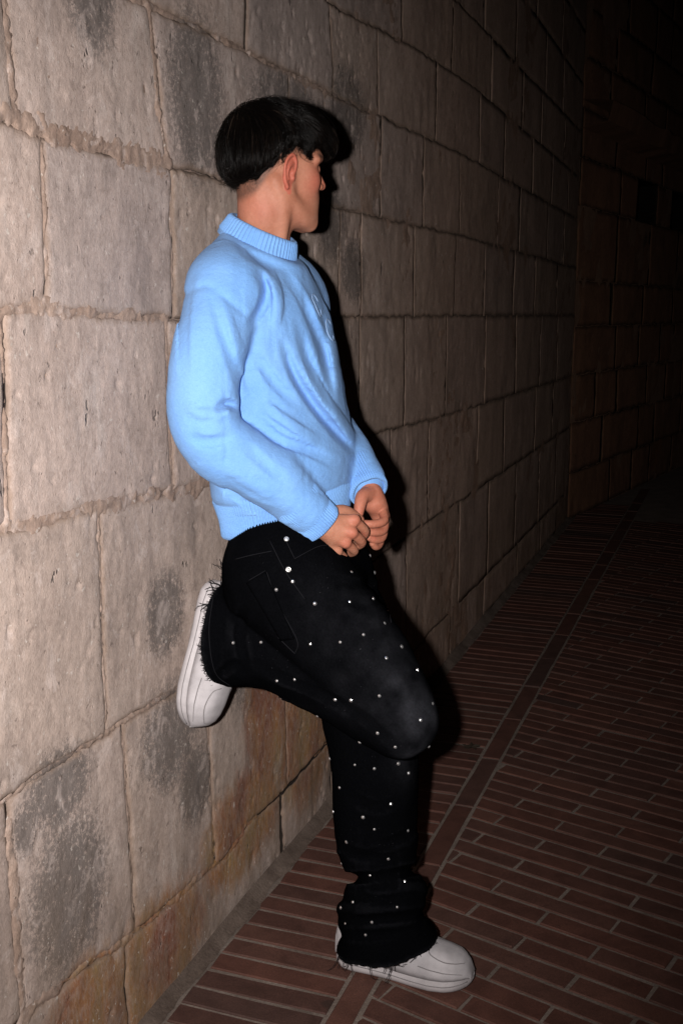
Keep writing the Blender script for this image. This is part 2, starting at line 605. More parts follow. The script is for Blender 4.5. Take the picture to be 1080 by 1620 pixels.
def denim_material():
    m, nt, b = material('black_denim')
    tc = nd(nt, 'ShaderNodeTexCoord').outputs['Object']
    fade = attrv(nt, 'fade').outputs['Fac']
    w = nd(nt, 'ShaderNodeTexWave', wave_type='BANDS', bands_direction='DIAGONAL')
    w.inputs['Scale'].default_value = 260
    w.inputs['Distortion'].default_value = 1.5
    nt.links.new(tc, w.inputs['Vector'])
    n1 = noise(nt, tc, 260, 3, 0.7)
    n2 = noise(nt, tc, 17, 5, 0.65)
    f = math_(nt, 'MULTIPLY', fade, math_(nt, 'ADD', 0.45, math_(nt, 'MULTIPLY', n2, 1.1)), True)
    col = mixc(nt, f, (0.0013, 0.0014, 0.0018), (0.032, 0.033, 0.039))
    col = mixc(nt, 0.6, col, ramp(nt, n1, [(0.3, (0.6, 0.6, 0.6)), (0.7, (1.4, 1.4, 1.45))]), 'MULTIPLY')
    # scattered fine glitter crystals on the cloth
    g = noise(nt, mapv(nt, tc, (1, 1, 1), (2, 2, 2)), 420, 0, 0.5)
    gm = math_(nt, 'MULTIPLY', smooth01(nt, g, 0.83, 0.86), smooth01(nt, noise(nt, tc, 11, 3, 0.5), 0.52, 0.62))
    col = mixc(nt, math_(nt, 'MULTIPLY', gm, 0.5), col, (0.08, 0.08, 0.09))
    nt.links.new(col, b.inputs['Base Color'])
    b.inputs['Roughness'].default_value = 1.0
    b.inputs['Specular IOR Level'].default_value = 0.0
    nrm = bump(nt, w.outputs['Fac'], 0.3, 0.0012)
    nrm = bump(nt, n1, 0.2, 0.001, nrm)
    nt.links.new(nrm, b.inputs['Normal'])
    return m

M_DENIM = denim_material()

def plain(name, col, rough=0.6, metal=0.0, spec=0.4, var=0.15, scale=60, bmp=0.2, bd=0.002):
    m, nt, b = material(name)
    tc = nd(nt, 'ShaderNodeTexCoord').outputs['Object']
    n1 = noise(nt, tc, scale, 4, 0.65)
    lo = tuple(1 - var for _ in range(3))
    hi = tuple(1 + var for _ in range(3))
    c = mixc(nt, 1.0, tuple(col), ramp(nt, n1, [(0.3, lo), (0.7, hi)]), 'MULTIPLY')
    nt.links.new(c, b.inputs['Base Color'])
    b.inputs['Roughness'].default_value = rough
    b.inputs['Metallic'].default_value = metal
    b.inputs['Specular IOR Level'].default_value = spec
    if bmp:
        nt.links.new(bump(nt, n1, bmp, bd), b.inputs['Normal'])
    return m

M_THREAD = plain('black_thread', (0.010, 0.010, 0.012), 0.9, spec=0.1)
M_SEAM = plain('seam_thread', (0.007, 0.007, 0.009), 0.9, spec=0.1)
M_CREAM = plain('cream_embroidery', (0.24, 0.36, 0.56), 0.9, spec=0.1, scale=500, bmp=0.5)
M_SOLE = plain('white_rubber', (0.37, 0.345, 0.355), 0.6, scale=18, var=0.20, bmp=0.1)
M_LEATHER = plain('white_leather', (0.385, 0.365, 0.38), 0.6, scale=26, var=0.16, bmp=0.25, bd=0.0015)
M_SHOESEAM = plain('grey_shoe_seam', (0.20, 0.185, 0.19), 0.8, spec=0.2)
M_LACE = plain('white_lace', (0.60, 0.59, 0.60), 0.9, scale=300, bmp=0.4)
M_METAL = plain('silver_rivet', (0.80, 0.79, 0.77), 0.38, 0.85, scale=200, bmp=0.1)
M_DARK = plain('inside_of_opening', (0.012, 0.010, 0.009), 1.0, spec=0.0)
M_LEAF = plain('dry_leaf', (0.022, 0.014, 0.008), 0.8, scale=40)

def gem_material():
    m, nt, b = material('cut_crystal')
    b.inputs['Base Color'].default_value = (0.86, 0.86, 0.88, 1)
    b.inputs['Metallic'].default_value = 0.9
    b.inputs['Roughness'].default_value = 0.23
    return m

M_GEM = gem_material()

def skin_material():
    m, nt, b = material('skin')
    tc = nd(nt, 'ShaderNodeTexCoord').outputs['Object']
    red = attrv(nt, 'red').outputs['Fac']
    stub = attrv(nt, 'stubble').outputs['Fac']
    n1 = noise(nt, tc, 28, 5, 0.6)
    n2 = noise(nt, tc, 190, 4, 0.7)
    col = ramp(nt, n1, [(0.3, (0.325, 0.132, 0.082)), (0.55, (0.375, 0.165, 0.106)), (0.75, (0.41, 0.192, 0.128))])
    col = mixc(nt, red, col, (0.40, 0.095, 0.065))
    col = mixc(nt, 0.5, col, ramp(nt, n2, [(0.3, (0.80, 0.74, 0.71)), (0.7, (1.12, 1.12, 1.12))]), 'MULTIPLY')
    nh = noise(nt, mapv(nt, tc, (1, 1, 0.35)), 600, 2, 0.6)
    sm = math_(nt, 'MULTIPLY', stub, math_(nt, 'ADD', 0.35, nh), True)
    col = mixc(nt, sm, col, (0.022, 0.016, 0.013))
    nt.links.new(col, b.inputs['Base Color'])
    b.inputs['Roughness'].default_value = 0.58
    b.inputs['Specular IOR Level'].default_value = 0.28
    b.inputs['Subsurface Weight'].default_value = 0.12
    b.inputs['Subsurface Radius'].default_value = (1.0, 0.35, 0.2)
    b.inputs['Subsurface Scale'].default_value = 0.006
    nt.links.new(bump(nt, noise(nt, tc, 420, 3, 0.7), 0.25, 0.0008, bump(nt, n2, 0.35, 0.0015)), b.inputs['Normal'])
    return m

M_SKIN = skin_material()

def hair_material():
    m, nt, b = material('black_brown_hair')
    tc = nd(nt, 'ShaderNodeTexCoord').outputs['Object']
    n1 = noise(nt, tc, 60, 3, 0.6)
    col = ramp(nt, n1, [(0.3, (0.0010, 0.0008, 0.0007)), (0.7, (0.0024, 0.0018, 0.0016))])
    nt.links.new(col, b.inputs['Base Color'])
    b.inputs['Roughness'].default_value = 0.6
    b.inputs['Specular IOR Level'].default_value = 0.02
    return m

M_HAIR = hair_material()

def strand_material():
    m, nt, b = material('hair_strand')
    tone = attrv(nt, 'tone').outputs['Fac']
    col = ramp(nt, tone, [(0.0, (0.0010, 0.0008, 0.0007)), (0.55, (0.0022, 0.0016, 0.0014)), (0.80, (0.0075, 0.0052, 0.0042)), (1.0, (0.050, 0.035, 0.027))])
    nt.links.new(col, b.inputs['Base Color'])
    b.inputs['Roughness'].default_value = 0.28
    b.inputs['Specular IOR Level'].default_value = 0.09
    return m

M_STRAND = strand_material()

# ================================================================== GROUND
gm = bmesh.new()
bmesh.ops.create_grid(gm, x_segments=4, y_segments=4, size=120)
gme = bpy.data.meshes.new('ground')
gm.to_mesh(gme)
gm.free()
gme.materials.append(M_JOINT)
ground = bpy.data.objects.new('ground', gme)
ground.location = (0, 60, -0.0035)
C.objects.link(ground)
ground['kind'] = 'structure'

def clip_poly(poly, n, c):
    """keep the part of a convex 2-D polygon where n.p >= c"""
    out = []
    for i in range(len(poly)):
        a, b = poly[i], poly[(i + 1) % len(poly)]
        da, db = a @ n - c, b @ n - c
        if da >= 0:
            out.append(a)
        if (da >= 0) != (db >= 0):
            out.append(a + (b - a) * da / (da - db))
    return out

def brick_prism(poly, top, rng):
    """a paving brick: worn top edge, slightly wavy outline"""
    poly = [np.asarray(p) for p in poly]
    # subdivide the long sides so that the arris can wander
    pts = []
    for i in range(len(poly)):
        a, b = poly[i], poly[(i + 1) % len(poly)]
        k = max(1, int(np.linalg.norm(b - a) / 0.11))
        for j in range(k):
            pts.append(a + (b - a) * j / k)
    pts = np.array(pts)
    c = pts.mean(0)
    pts = pts + rng.normal(0, 0.0007, pts.shape)
    n = len(pts)
    dirv = c - pts
    dl = np.linalg.norm(dirv, axis=1)[:, None]
    # inset perpendicular to sides
    e = np.roll(pts, -1, 0) - pts
    e /= np.linalg.norm(e, axis=1)[:, None] + 1e-9
    nr = np.stack([-e[:, 1], e[:, 0]], 1)
    nv = nr + np.roll(nr, 1, 0)
    nv /= np.linalg.norm(nv, axis=1)[:, None] + 1e-9
    if ((c - pts[0]) @ nv[0]) < 0:
        nv = -nv
    tilt = rng.normal(0, 0.004, 2)
    def zt(q):
        return top + (q - c) @ tilt
    ins = pts + nv * 0.0028
    V = [(p[0], p[1], -0.03) for p in pts] + [(p[0], p[1], zt(p) - 0.0022) for p in pts] + [(p[0], p[1], zt(p)) for p in ins]
    F = []
    for i in range(n):
        j = (i + 1) % n
        F.append((i, j, n + j, n + i))
        F.append((n + i, n + j, 2 * n + j, 2 * n + i))
    F.append(tuple(2 * n + i for i in range(n)))
    return V, F

def proj(P):
    P = np.asarray(P, float) - CO
    d = P[1] * CP - P[2] * SP
    if d < 0.05:
        return None
    return 540 + CAM_F * P[0] / d, 810 - CAM_F * (P[1] * SP + P[2] * CP) / d, d

def emit_bricks(parent, items, limit, stuff_name):
    """items: polygons; the largest in view become parts, the others one mesh"""
    scored = []
    for poly in items:
        c = np.mean(poly, 0)
        q = proj((c[0], c[1], 0))
        inside = q is not None and -60 < q[0] < 1140 and 400 < q[1] < 1690
        dist = np.hypot(*c)
        scored.append((0 if inside else 1, dist, poly))
    scored.sort(key=lambda t: (t[0], t[1]))
    rest = MB()
    tones = []
    for i, (out, dist, poly) in enumerate(scored):
        rng = np.random.default_rng(1000 + i)
        top = float(np.clip(rng.normal(0, 0.0010), -0.002, 0.002))
        V, F = brick_prism(poly, top, rng)
        if i < limit and not out:
            c = np.mean(np.array(V), 0)
            c[2] = 0
            o = mesh_obj('brick', np.array(V) - c, [tuple(f) for f in F], M_BRICK, parent, False, tuple(c))
            attr(o, 'tone', np.full(len(V), rng.random()))
        else:
            rest.add(V, F)
            tones += [rng.random()] * len(V)
    if rest.V:
        o = rest.build(stuff_name, M_BRICK, parent, False)
        o['kind'] = 'stuff'
        attr(o, 'tone', tones)

D2, N2 = D[:2], N[:2]
def edge_left(s):
    return -0.688 + 0.003 * (s - 1.8)
def edge_right(s):
    return -0.629 + 0.006 * (s - 1.8)

# field: running bond laid askew to the wall
field = empty('brick_field_paving')
field['kind'] = 'structure'
e_, m_ = np.array([0.812, -0.584]), np.array([0.584, 0.812])
PITCHR, LB = 0.0635, 0.303
items = []
gap = 0.0042
for r in range(-16, 130):
    m0 = 1.909 + PITCHR * r
    for k in range(-45, 46):
        e0 = -0.801 + 0.15 * r + LB * k
        c = e_ * (e0 + LB / 2) + m_ * (m0 + PITCHR / 2)
        s = c @ D2
        if c[1] < 0.9 or c[1] > 9.5 or c[0] > 0.42 * c[1] + 0.9 or c[0] < -1.5:
            continue
        poly = [e_ * a + m_ * b for a, b in ((e0 + gap, m0 + gap), (e0 + LB - gap, m0 + gap), (e0 + LB - gap, m0 + PITCHR - gap), (e0 + gap, m0 + PITCHR - gap))]
        # the line of the edging course
        nn = N2 - 0.006 * D2
        poly = clip_poly(poly, nn, -0.629 - 0.006 * 1.8 + 0.006)
        if len(poly) < 3:
            continue
        P = np.array(poly)
        area = 0.5 * abs(np.dot(P[:, 0], np.roll(P[:, 1], 1)) - np.dot(P[:, 1], np.roll(P[:, 0], 1)))
        if area < 0.0006:
            continue
        items.append(poly)
emit_bricks(field, items, 300, 'far_bricks')

# border: one brick deep, square to the wall
border = empty('brick_border_paving')
border['kind'] = 'structure'
items = []
for k in range(-16, 100):
    s = 1.742 + 0.0628 * k
    a, b = s + 0.0045, s + 0.0628 - 0.0045
    items.append([N2 * n + D2 * t for n, t in ((-0.982 + random.uniform(-.004, .004), a), (edge_left(a) - 0.005, a), (edge_left(b) - 0.005, b), (-0.982 + random.uniform(-.004, .004), b))])
emit_bricks(border, items, 300, 'far_bricks')

# edging: a single course of stretchers between border and field
edging = empty('brick_edging')
edging['kind'] = 'structure'
items = []
for k in range(-4, 18):
    s = 2.458 + 0.3545 * k
    a, b = s + 0.004, s + 0.3545 - 0.004
    items.append([N2 * n + D2 * t for n, t in ((edge_left(a) + 0.005, a), (edge_right(a) - 0.004, a), (edge_right(b) - 0.004, b), (edge_left(b) + 0.005, b))])
emit_bricks(edging, items, 300, 'far_bricks')

# mortar fillet between paving and wall
ns = 420
ss = np.linspace(0.2, 7.6, ns)
rings = []
for i, s in enumerate(ss):
    w = 0.037 + 0.009 * float(vnoise(np.array([[s * 9, 0.3, 0.1]]))[0]) + 0.004 * float(vnoise(np.array([[s * 50, 0.3, 0.1]]))[0])
    hgt = 0.020 + 0.008 * float(vnoise(np.array([[s * 7, 2.3, 0.1]]))[0])
    row = []
    for t in np.linspace(0, 1, 7):
        out = 0.003 + (w - 0.003) * t
        z = hgt * (1 - t) ** 1.6 + 0.0005
        row.append(wall_world(s, z, out))
    rings.append(np.array(row))
V, F = loft(rings, closed=False)
mf = M_JOINT.copy()
mf.name = 'dirty_fillet_mortar'
_nt = mf.node_tree
_bs = _nt.nodes['Principled BSDF']
_pos = nd(_nt, 'ShaderNodeNewGeometry').outputs['Position']
_src = _bs.inputs['Base Color'].links[0].from_socket
_nt.links.new(mixc(_nt, 1.0, _src, ramp(_nt, noise(_nt, _pos, 11, 6, 0.7), [(0.3, (0.42, 0.38, 0.36)), (0.55, (0.72, 0.68, 0.66)), (0.75, (1.0, 0.96, 0.93))]), 'MULTIPLY'), _bs.inputs['Base Color'])
fil = mesh_obj('mortar_fillet', V, [f[::-1] for f in F], mf)
fil['kind'] = 'structure'

# ================================================================== STONE WALL
BOUND = {  # course lines traced as (s, h)
    0: [(0.2, 0.0), (8, 0.0)],
    1: [(0.2, 0.25), (1.316, 0.250), (1.462, 0.238), (1.615, 0.207), (1.736, 0.197), (1.862, 0.187), (2.021, 0.165), (2.168, 0.185), (2.355, 0.176), (2.561, 0.185), (3.2, 0.20), (8, 0.19)],
    2: [(0.2, 0.64), (1.27, 0.638), (1.38, 0.645), (1.563, 0.64), (1.805, 0.632), (8, 0.635)],
    3: [(0.2, 1.06), (1.308, 1.060), (1.40, 1.053), (1.574, 1.052), (1.768, 1.040), (1.908, 1.036), (3.017, 1.022), (4.0, 1.002), (8, 0.97)],
    4: [(0.2, 1.39), (1.337, 1.386), (1.46, 1.390), (1.627, 1.377), (1.825, 1.373), (8, 1.373)],
    5: [(0.2, 1.66), (1.362, 1.656), (1.468, 1.649), (1.841, 1.651), (2.079, 1.655), (3.119, 1.661), (4.05, 1.675), (8, 1.68)],
    6: [(0.2, 1.92), (1.773, 1.921), (2.12, 1.929), (2.94, 1.942), (4.066, 1.972), (8, 1.99)],
    7: [(0.2, 2.16), (2.788, 2.155), (3.476, 2.211), (4.3, 2.243), (8, 2.25)],
    8: [(0.2, 2.46), (3.988, 2.481), (4.638, 2.492), (8, 2.54)],
    9: [(0.2, 2.80), (8, 2.82)], 10: [(0.2, 3.12), (8, 3.13)], 11: [(0.2, 3.45), (8, 3.45)], 12: [(0.2, 3.8), (8, 3.8)],
}
JOINTS = {  # vertical joints of each course, as one s or (s at bottom, s at top)
    0: [0.25, 0.92, (1.604, 1.608), (2.357, 2.355), 2.72, 3.4, 4.1, 4.7, 5.5, 6.2, 6.8, 7.3],
    1: [0.25, 0.72, (1.300, 1.291), (1.645, 1.627), (1.987, 1.962), (2.397, 2.389), 2.95, 3.45, 4.2, 4.75, 5.4, 6.1, 6.7, 7.3],
    2: [0.25, 0.95, (1.568, 1.577), 2.16, 2.70, 3.25, 3.72, 4.5, 5.05, 5.9, 6.5, 7.3],
    3: [0.25, 0.80, (1.331, 1.347), (1.843, 1.837), 2.42, 2.955, 3.40, 3.95, 4.6, 5.3, 6.0, 6.6, 7.3],
    4: [0.25, 0.95, (1.459, 1.468), (1.866, 1.870), 2.30, (2.775, 2.79), 2.965, 3.50, 4.05, 4.55, 5.2, 5.75, 6.5, 7.3],
    5: [0.25, 0.80, (1.404, 1.386), (1.862, 1.806), 2.45, 3.14, 3.60, 4.1, 4.8, 5.3, 6.1, 6.7, 7.3],
    6: [0.25, 1.10, 1.72, 2.21, (2.736, 2.716), (3.112, 3.104), 3.75, 4.4, 4.9, 5.6, 6.2, 6.8, 7.3],
    7: [0.25, 0.9, 1.6, 2.15, 2.70, (3.345, 3.334), 3.95, 4.6, 5.3, 5.8, 6.6, 7.3],
    8: [0.25, 1.2, 2.0, 2.6, 3.1, 3.7, 4.45, 5.1, 5.9, 6.5, 7.3],
    9: [0.25, 1.4, 2.3, 3.3, 4.2, 4.9, 5.6, 6.4, 7.3],
    10: [0.25, 1.6, 2.7, 3.6, 4.5, 5.4, 6.2, 7.3],
    11: [0.25, 1.4, 2.4, 3.4, 4.3, 5.2, 6.1, 7.3],
}

def bh(i, s):
    p = np.array(BOUND[i])
    return np.interp(s, p[:, 0], p[:, 1])

def stone_mesh(fl_, fu_, fl_s, fr_s, step, seed, frame, gaps=(0.004, 0.004, 0.004, 0.004), rough=1.0, proud=0.0, dip=None):
    """one block of masonry: relief face with worn edges and sides going back into the wall"""
    h0 = 0.5 * (fl_(fl_s(0.5)) + fu_(fl_s(0.5)))
    wdt = fr_s(0.5) - fl_s(0.5)
    hgt = fu_(0.5 * (fl_s(.5) + fr_s(.5))) - fl_(0.5 * (fl_s(.5) + fr_s(.5)))
    nu = max(8, int(wdt / step))
    nv = max(6, int(hgt / step))
    u, v = np.meshgrid(np.linspace(0, 1, nu), np.linspace(0, 1, nv), indexing='ij')
    u = u.ravel()
    v = v.ravel()
    sl = fl_s(v) + gaps[0]
    sr = fr_s(v) - gaps[1]
    s = sl + (sr - sl) * u
    hl = fl_(s) + gaps[2]
    hu = fu_(s) - gaps[3]
    h = hl + (hu - hl) * v
    de = np.minimum(np.minimum(s - sl, sr - s), np.minimum(h - hl, hu - h))
    sd = seed * 3.17
    P3 = np.stack([s, h, np.full_like(s, sd)], 1)
    # wandering outline
    wob = 0.0070 * rough
    edge_w = np.exp(-de / 0.03)
    own = (0.32 if float(np.mean(s)) < 2.6 else 0.12) if dip is None else 0.1
    s = s + wob * edge_w * ((1 - own) * fbm(P3 * [2, 16, 0] + [0, 0, 1.5], 5, 0.62) + own * fbm(P3 * [0, 22, 1] + [sd, 0, 0], 3))
    h = h + wob * edge_w * ((1 - own) * fbm(P3 * [16, 2, 0] + [0, 0, 5.5], 5, 0.62) + own * fbm(P3 * [22, 0, 1] + [0, sd, 5], 3))
    big = fbm(P3 * [4.0, 3.0, 0] + [0, 0, 2.2], 4, 0.5)
    mid = fbm(P3 * [22, 11, 1] + 31, 4, 0.6)
    chip = np.clip(fbm(P3 * [28, 20, 1] + 7, 3) - 0.35, 0, 1)
    pit = np.clip(fbm(P3 * [60, 42, 1] + 77, 2) - 0.62, 0, 1)
    out = proud + 0.0036 * big * rough + 0.0012 * mid * rough - 0.0050 * chip * np.exp(-de / 0.035) - 0.010 * pit
    fs = np.clip(1.0 - 0.9 * (s - 1.9), 0.06, 1.0) if dip is None else dip
    out -= (0.0034 * np.exp(-(de / 0.0030)) + 0.0010 * np.exp(-de / 0.012)) * fs
    V = np.array([frame(a, b, c) for a, b, c in zip(s, h, out)])
    idx = np.arange(nu * nv).reshape(nu, nv)
    F = np.stack([idx[:-1, :-1], idx[1:, :-1], idx[1:, 1:], idx[:-1, 1:]], -1).reshape(-1, 4)
    # sides
    loop = np.concatenate([idx[:, 0], idx[-1, 1:], idx[-2::-1, -1], idx[0, -2:0:-1]])
    nb = len(V)
    Va = np.array([frame(s[i], h[i], out[i] - 0.0012) for i in loop])
    Vb = np.array([frame(s[i], h[i], -0.05) for i in loop])
    k = np.arange(len(loop))
    k2 = (k + 1) % len(loop)
    nl = len(loop)
    Fs = np.stack([loop[k], nb + k, nb + k2, loop[k2]], 1)
    Ft = np.stack([nb + k, nb + nl + k, nb + nl + k2, nb + k2], 1)
    V = np.concatenate([V, Va, Vb])
    F = np.concatenate([F, Fs, Ft])
    wc = np.stack([s, h, out + seed * 0.37], 1)
    wcb = np.stack([s[loop], h[loop], np.full(len(loop), seed * 0.37)], 1)
    wcb = np.concatenate([wcb, wcb])
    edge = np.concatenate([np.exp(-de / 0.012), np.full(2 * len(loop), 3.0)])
    return V, F, np.concatenate([wc, wcb]), edge

def jl(j):
    if isinstance(j, tuple):
        return lambda v, a=j[0], b=j[1]: a + (b - a) * v
    return lambda v, a=j: a + 0 * np.asarray(v, float)

wall = empty('stone_wall', tuple(wall_world(3.8, 0)), 0)
wall['label'] = 'long wall of pale weathered limestone blocks that the man leans on'
wall['category'] = 'wall'
wall_loc = np.array(wall.location)
fr = lambda s, h, out: wall_world(s, h, out) - wall_loc
seed = 1
for row in range(12):
    J = JOINTS[row]
    for i in range(len(J) - 1):
        a, b = jl(J[i]), jl(J[i + 1])
        sc_ = float(a(.5))
        step = 0.0062 if (0.9 < sc_ < 2.9 and row < 7) else (0.012 if sc_ < 4.2 else 0.026)
        if float(b(.5)) < 1.2 or row > 8:
            step = 0.03
        gaps = [0.0012 if sc_ < 2.6 else 0.0003] * 4
        if row == 0 and i == 2:
            gaps[1] = 0.010
        if row == 0 and i == 3:
            gaps[0] = 0.010
            gaps[3] = 0.007
        V, F, wc, ed = stone_mesh(lambda s, r=row: bh(r, s), lambda s, r=row: bh(r + 1, s), a, b, step, seed, fr,
                                  gaps, 1.0 if row < 3 else 0.85, random.uniform(-0.0016, 0.0016))
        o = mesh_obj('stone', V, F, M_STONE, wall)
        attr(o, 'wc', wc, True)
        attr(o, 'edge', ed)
        seed += 1

# mortar: a rough sheet behind the blocks that swells over the joints where it was smeared on
def mortar_sheet(s0, s1, h0, h1, step, frame, smear, parent, skip=None):
    nu, nv = int((s1 - s0) / step), int((h1 - h0) / step)
    s, h = np.meshgrid(np.linspace(s0, s1, nu), np.linspace(h0, h1, nv), indexing='ij')
    s = s.ravel()
    h = h.ravel()
    P3 = np.stack([s, h, np.zeros_like(s)], 1)
    out = -0.0070 + 0.0036 * np.clip((s - 2.0) / 1.0, 0, 1) + 0.0026 * fbm(P3 * [16, 16, 1], 4, 0.6)
    lvl = -0.0003 + 0.0036 * fbm(P3 * [4.0, 3.0, 0] + [0, 0, 2.2], 4, 0.5) * 0.9 + 0.0018 * fbm(P3 * [70, 70, 1], 4, 0.75)
    for pts, width, amt in smear:
        d = curve_dist2(s, h, pts)
        wv = width * 0.72 * (0.85 + 0.6 * fbm(P3 * [26, 26, 1] + 3, 5, 0.75))
        k = np.clip((wv - d) / 0.010 + 0.5, 0, 1)
        out = out + (np.maximum(lvl, out) - out) * k
    if skip is not None:
        out = np.where(skip(s, h), -0.045, out)
    V = np.array([frame(a, b, c) for a, b, c in zip(s, h, out)])
    idx = np.arange(nu * nv).reshape(nu, nv)
    F = np.stack([idx[:-1, :-1], idx[1:, :-1], idx[1:, 1:], idx[:-1, 1:]], -1).reshape(-1, 4)
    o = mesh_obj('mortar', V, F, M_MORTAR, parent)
    attr(o, 'wc', np.stack([s, h, out], 1), True)
    attr(o, 'edge', np.zeros(len(V)))
    return o

SMEAR = [
    ([(1.33, 1.655), (1.42, 1.665), (1.47, 1.655), (1.60, 1.662), (1.72, 1.655), (1.84, 1.652)], 0.030, 0.012),
    ([(1.38, 1.95), (1.392, 1.80), (1.402, 1.67)], 0.017, 0.012),
    ([(1.462, 1.645), (1.466, 1.57), (1.463, 1.44)], 0.009, 0.0105),
    ([(1.30, 1.382), (1.40, 1.388), (1.46, 1.392), (1.56, 1.384), (1.70, 1.378), (1.84, 1.374)], 0.020, 0.011),
    ([(1.335, 1.37), (1.338, 1.25), (1.328, 1.07)], 0.012, 0.011),
    ([(1.30, 1.060), (1.42, 1.054), (1.57, 1.052), (1.76, 1.042), (1.92, 1.038), (2.05, 1.034)], 0.022, 0.0125),
    ([(1.572, 1.04), (1.571, 0.90), (1.568, 0.66)], 0.008, 0.010),
    ([(1.24, 0.64), (1.42, 0.645), (1.60, 0.640), (1.82, 0.633), (2.1, 0.635)], 0.012, 0.0105),
    ([(1.293, 0.60), (1.298, 0.42), (1.300, 0.26)], 0.017, 0.011),
    ([(1.640, 0.21), (1.634, 0.40), (1.627, 0.62)], 0.007, 0.0095),
    ([(1.30, 0.255), (1.47, 0.240), (1.62, 0.207), (1.75, 0.196), (1.9, 0.185), (2.05, 0.17), (2.2, 0.185)], 0.017, 0.011),
    ([(1.966, 0.60), (1.972, 0.40), (1.985, 0.19)], 0.006, 0.009),
    ([(1.837, 1.37), (1.84, 1.2), (1.843, 1.05)], 0.006, 0.009),
    ([(1.868, 1.63), (1.866, 1.40)], 0.005, 0.009),
    ([(1.808, 1.91), (1.83, 1.75), (1.862, 1.66)], 0.012, 0.010),
    ([(1.75, 1.921), (2.1, 1.929), (2.6, 1.936), (3.0, 1.945)], 0.009, 0.009),
]
def crack(s, h):
    return ((np.abs(s - 2.356) < 0.022) & (h < 0.178) & (h > 0.0)) | ((s > 2.35) & (s < 2.6) & (np.abs(h - bh(1, s)) < 0.010))
mortar_sheet(0.3, 4.4, -0.05, 2.3, 0.0055, fr, SMEAR, wall, crack)
mo = mortar_sheet(4.38, 7.3, -0.05, 3.75, 0.045, fr, [], wall)
mo2 = mortar_sheet(0.3, 4.4, 2.29, 3.75, 0.045, fr, [], wall)

# ------------------------------------------------------------------ second wall beyond the corner
B59 = math.radians(59.0)
DF = np.array([math.cos(B59), math.sin(B59), 0])
NF = np.array([math.sin(B59), -math.cos(B59), 0])
CORNER = wall_world(7.25, 0)
def far_world(t, h, out=0.0):
    P = CORNER + DF * t + NF * out
    return np.array([P[0], P[1], h])
far = empty('stone_wall', tuple(far_world(3.0, 0)))
far['label'] = 'dark far stone wall past the corner with two narrow black openings'
far['category'] = 'wall'
far_loc = np.array(far.location)
ff = lambda s, h, out: far_world(s, h, out) - far_loc
def far_pix(px, py):
    r = ray(px, py)
    c0 = CORNER @ NF
    t = (c0 - CO @ NF) / (r @ NF)
    P = CO + r * t
    return (P - CORNER) @ DF, P[2]
slits = []
for (x0, y0, x1, y1) in ((1010, 286, 1038, 356), (1064, 300, 1094, 366)):
    t0, ht = far_pix(x0, 0.5 * (y0 + y0 + 4))
    t1, hb = far_pix(x1, y1)
    slits.append((t0, t1, hb, ht))
SL_H0 = min(s[2] for s in slits)
SL_H1 = max(s[3] for s in slits)
fb = [0.0, 0.32, 0.66, 0.98, 1.30, 1.60, SL_H0, SL_H1, SL_H1 + 0.30, SL_H1 + 0.62, SL_H1 + 0.92, SL_H1 + 1.25, SL_H1 + 1.6]
fb = sorted(fb)
LEDGE = far_pix(905, 170)[1]
for row in range(len(fb) - 1):
    js = [0.02]
    slitrow = abs(fb[row] - SL_H0) < 1e-6
    if slitrow:
        edges = []
        js = [0.02, 0.9, slits[0][0], slits[0][1], slits[1][0], slits[1][1], slits[1][1] + 0.9, slits[1][1] + 1.9, 6.5]
        js = sorted(js)
    else:
        while js[-1] < 6.3:
            js.append(js[-1] + random.uniform(0.45, 0.95))
    for i in range(len(js) - 1):
        if slitrow and any(abs(js[i] - s[0]) < 1e-6 for s in slits):
            continue
        V, F, wc, ed = stone_mesh(lambda s, r=row: fb[r] + 0 * np.asarray(s, float), lambda s, r=row: fb[r + 1] + 0 * np.asarray(s, float),
                                  jl(js[i]), jl(js[i + 1]), 0.035, seed, ff, (0.002, 0.002, 0.003, 0.003), 1.5, random.uniform(-0.006, 0.006), 0.1)
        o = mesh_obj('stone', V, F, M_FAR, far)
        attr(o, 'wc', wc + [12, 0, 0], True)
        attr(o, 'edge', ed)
        seed += 1
mo = mortar_sheet(0.0, min(s[0] for s in slits) - 0.03, -0.05, fb[-1], 0.06, ff, [], far)
for a, b, c, d in ((slits[0][0] - .03, 6.5, -0.05, SL_H0 - .01), (slits[0][0] - .03, 6.5, SL_H1 + .01, fb[-1]),
                   (slits[0][1] + .01, slits[1][0] - .01, SL_H0 - .03, SL_H1 + .03), (slits[1][1] + .01, 6.5, SL_H0 - .03, SL_H1 + .03)):
    mortar_sheet(a, b, c, d, 0.06, ff, [], far)
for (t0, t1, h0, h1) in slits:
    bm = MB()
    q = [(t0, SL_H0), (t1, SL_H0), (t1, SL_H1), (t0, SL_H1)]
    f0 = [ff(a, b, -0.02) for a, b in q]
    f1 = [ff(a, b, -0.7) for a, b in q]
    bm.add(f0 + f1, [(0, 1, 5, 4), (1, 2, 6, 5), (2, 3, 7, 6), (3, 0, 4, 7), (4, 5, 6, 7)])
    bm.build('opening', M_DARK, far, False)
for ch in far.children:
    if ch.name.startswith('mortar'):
        ch.data.materials[0] = M_FAR
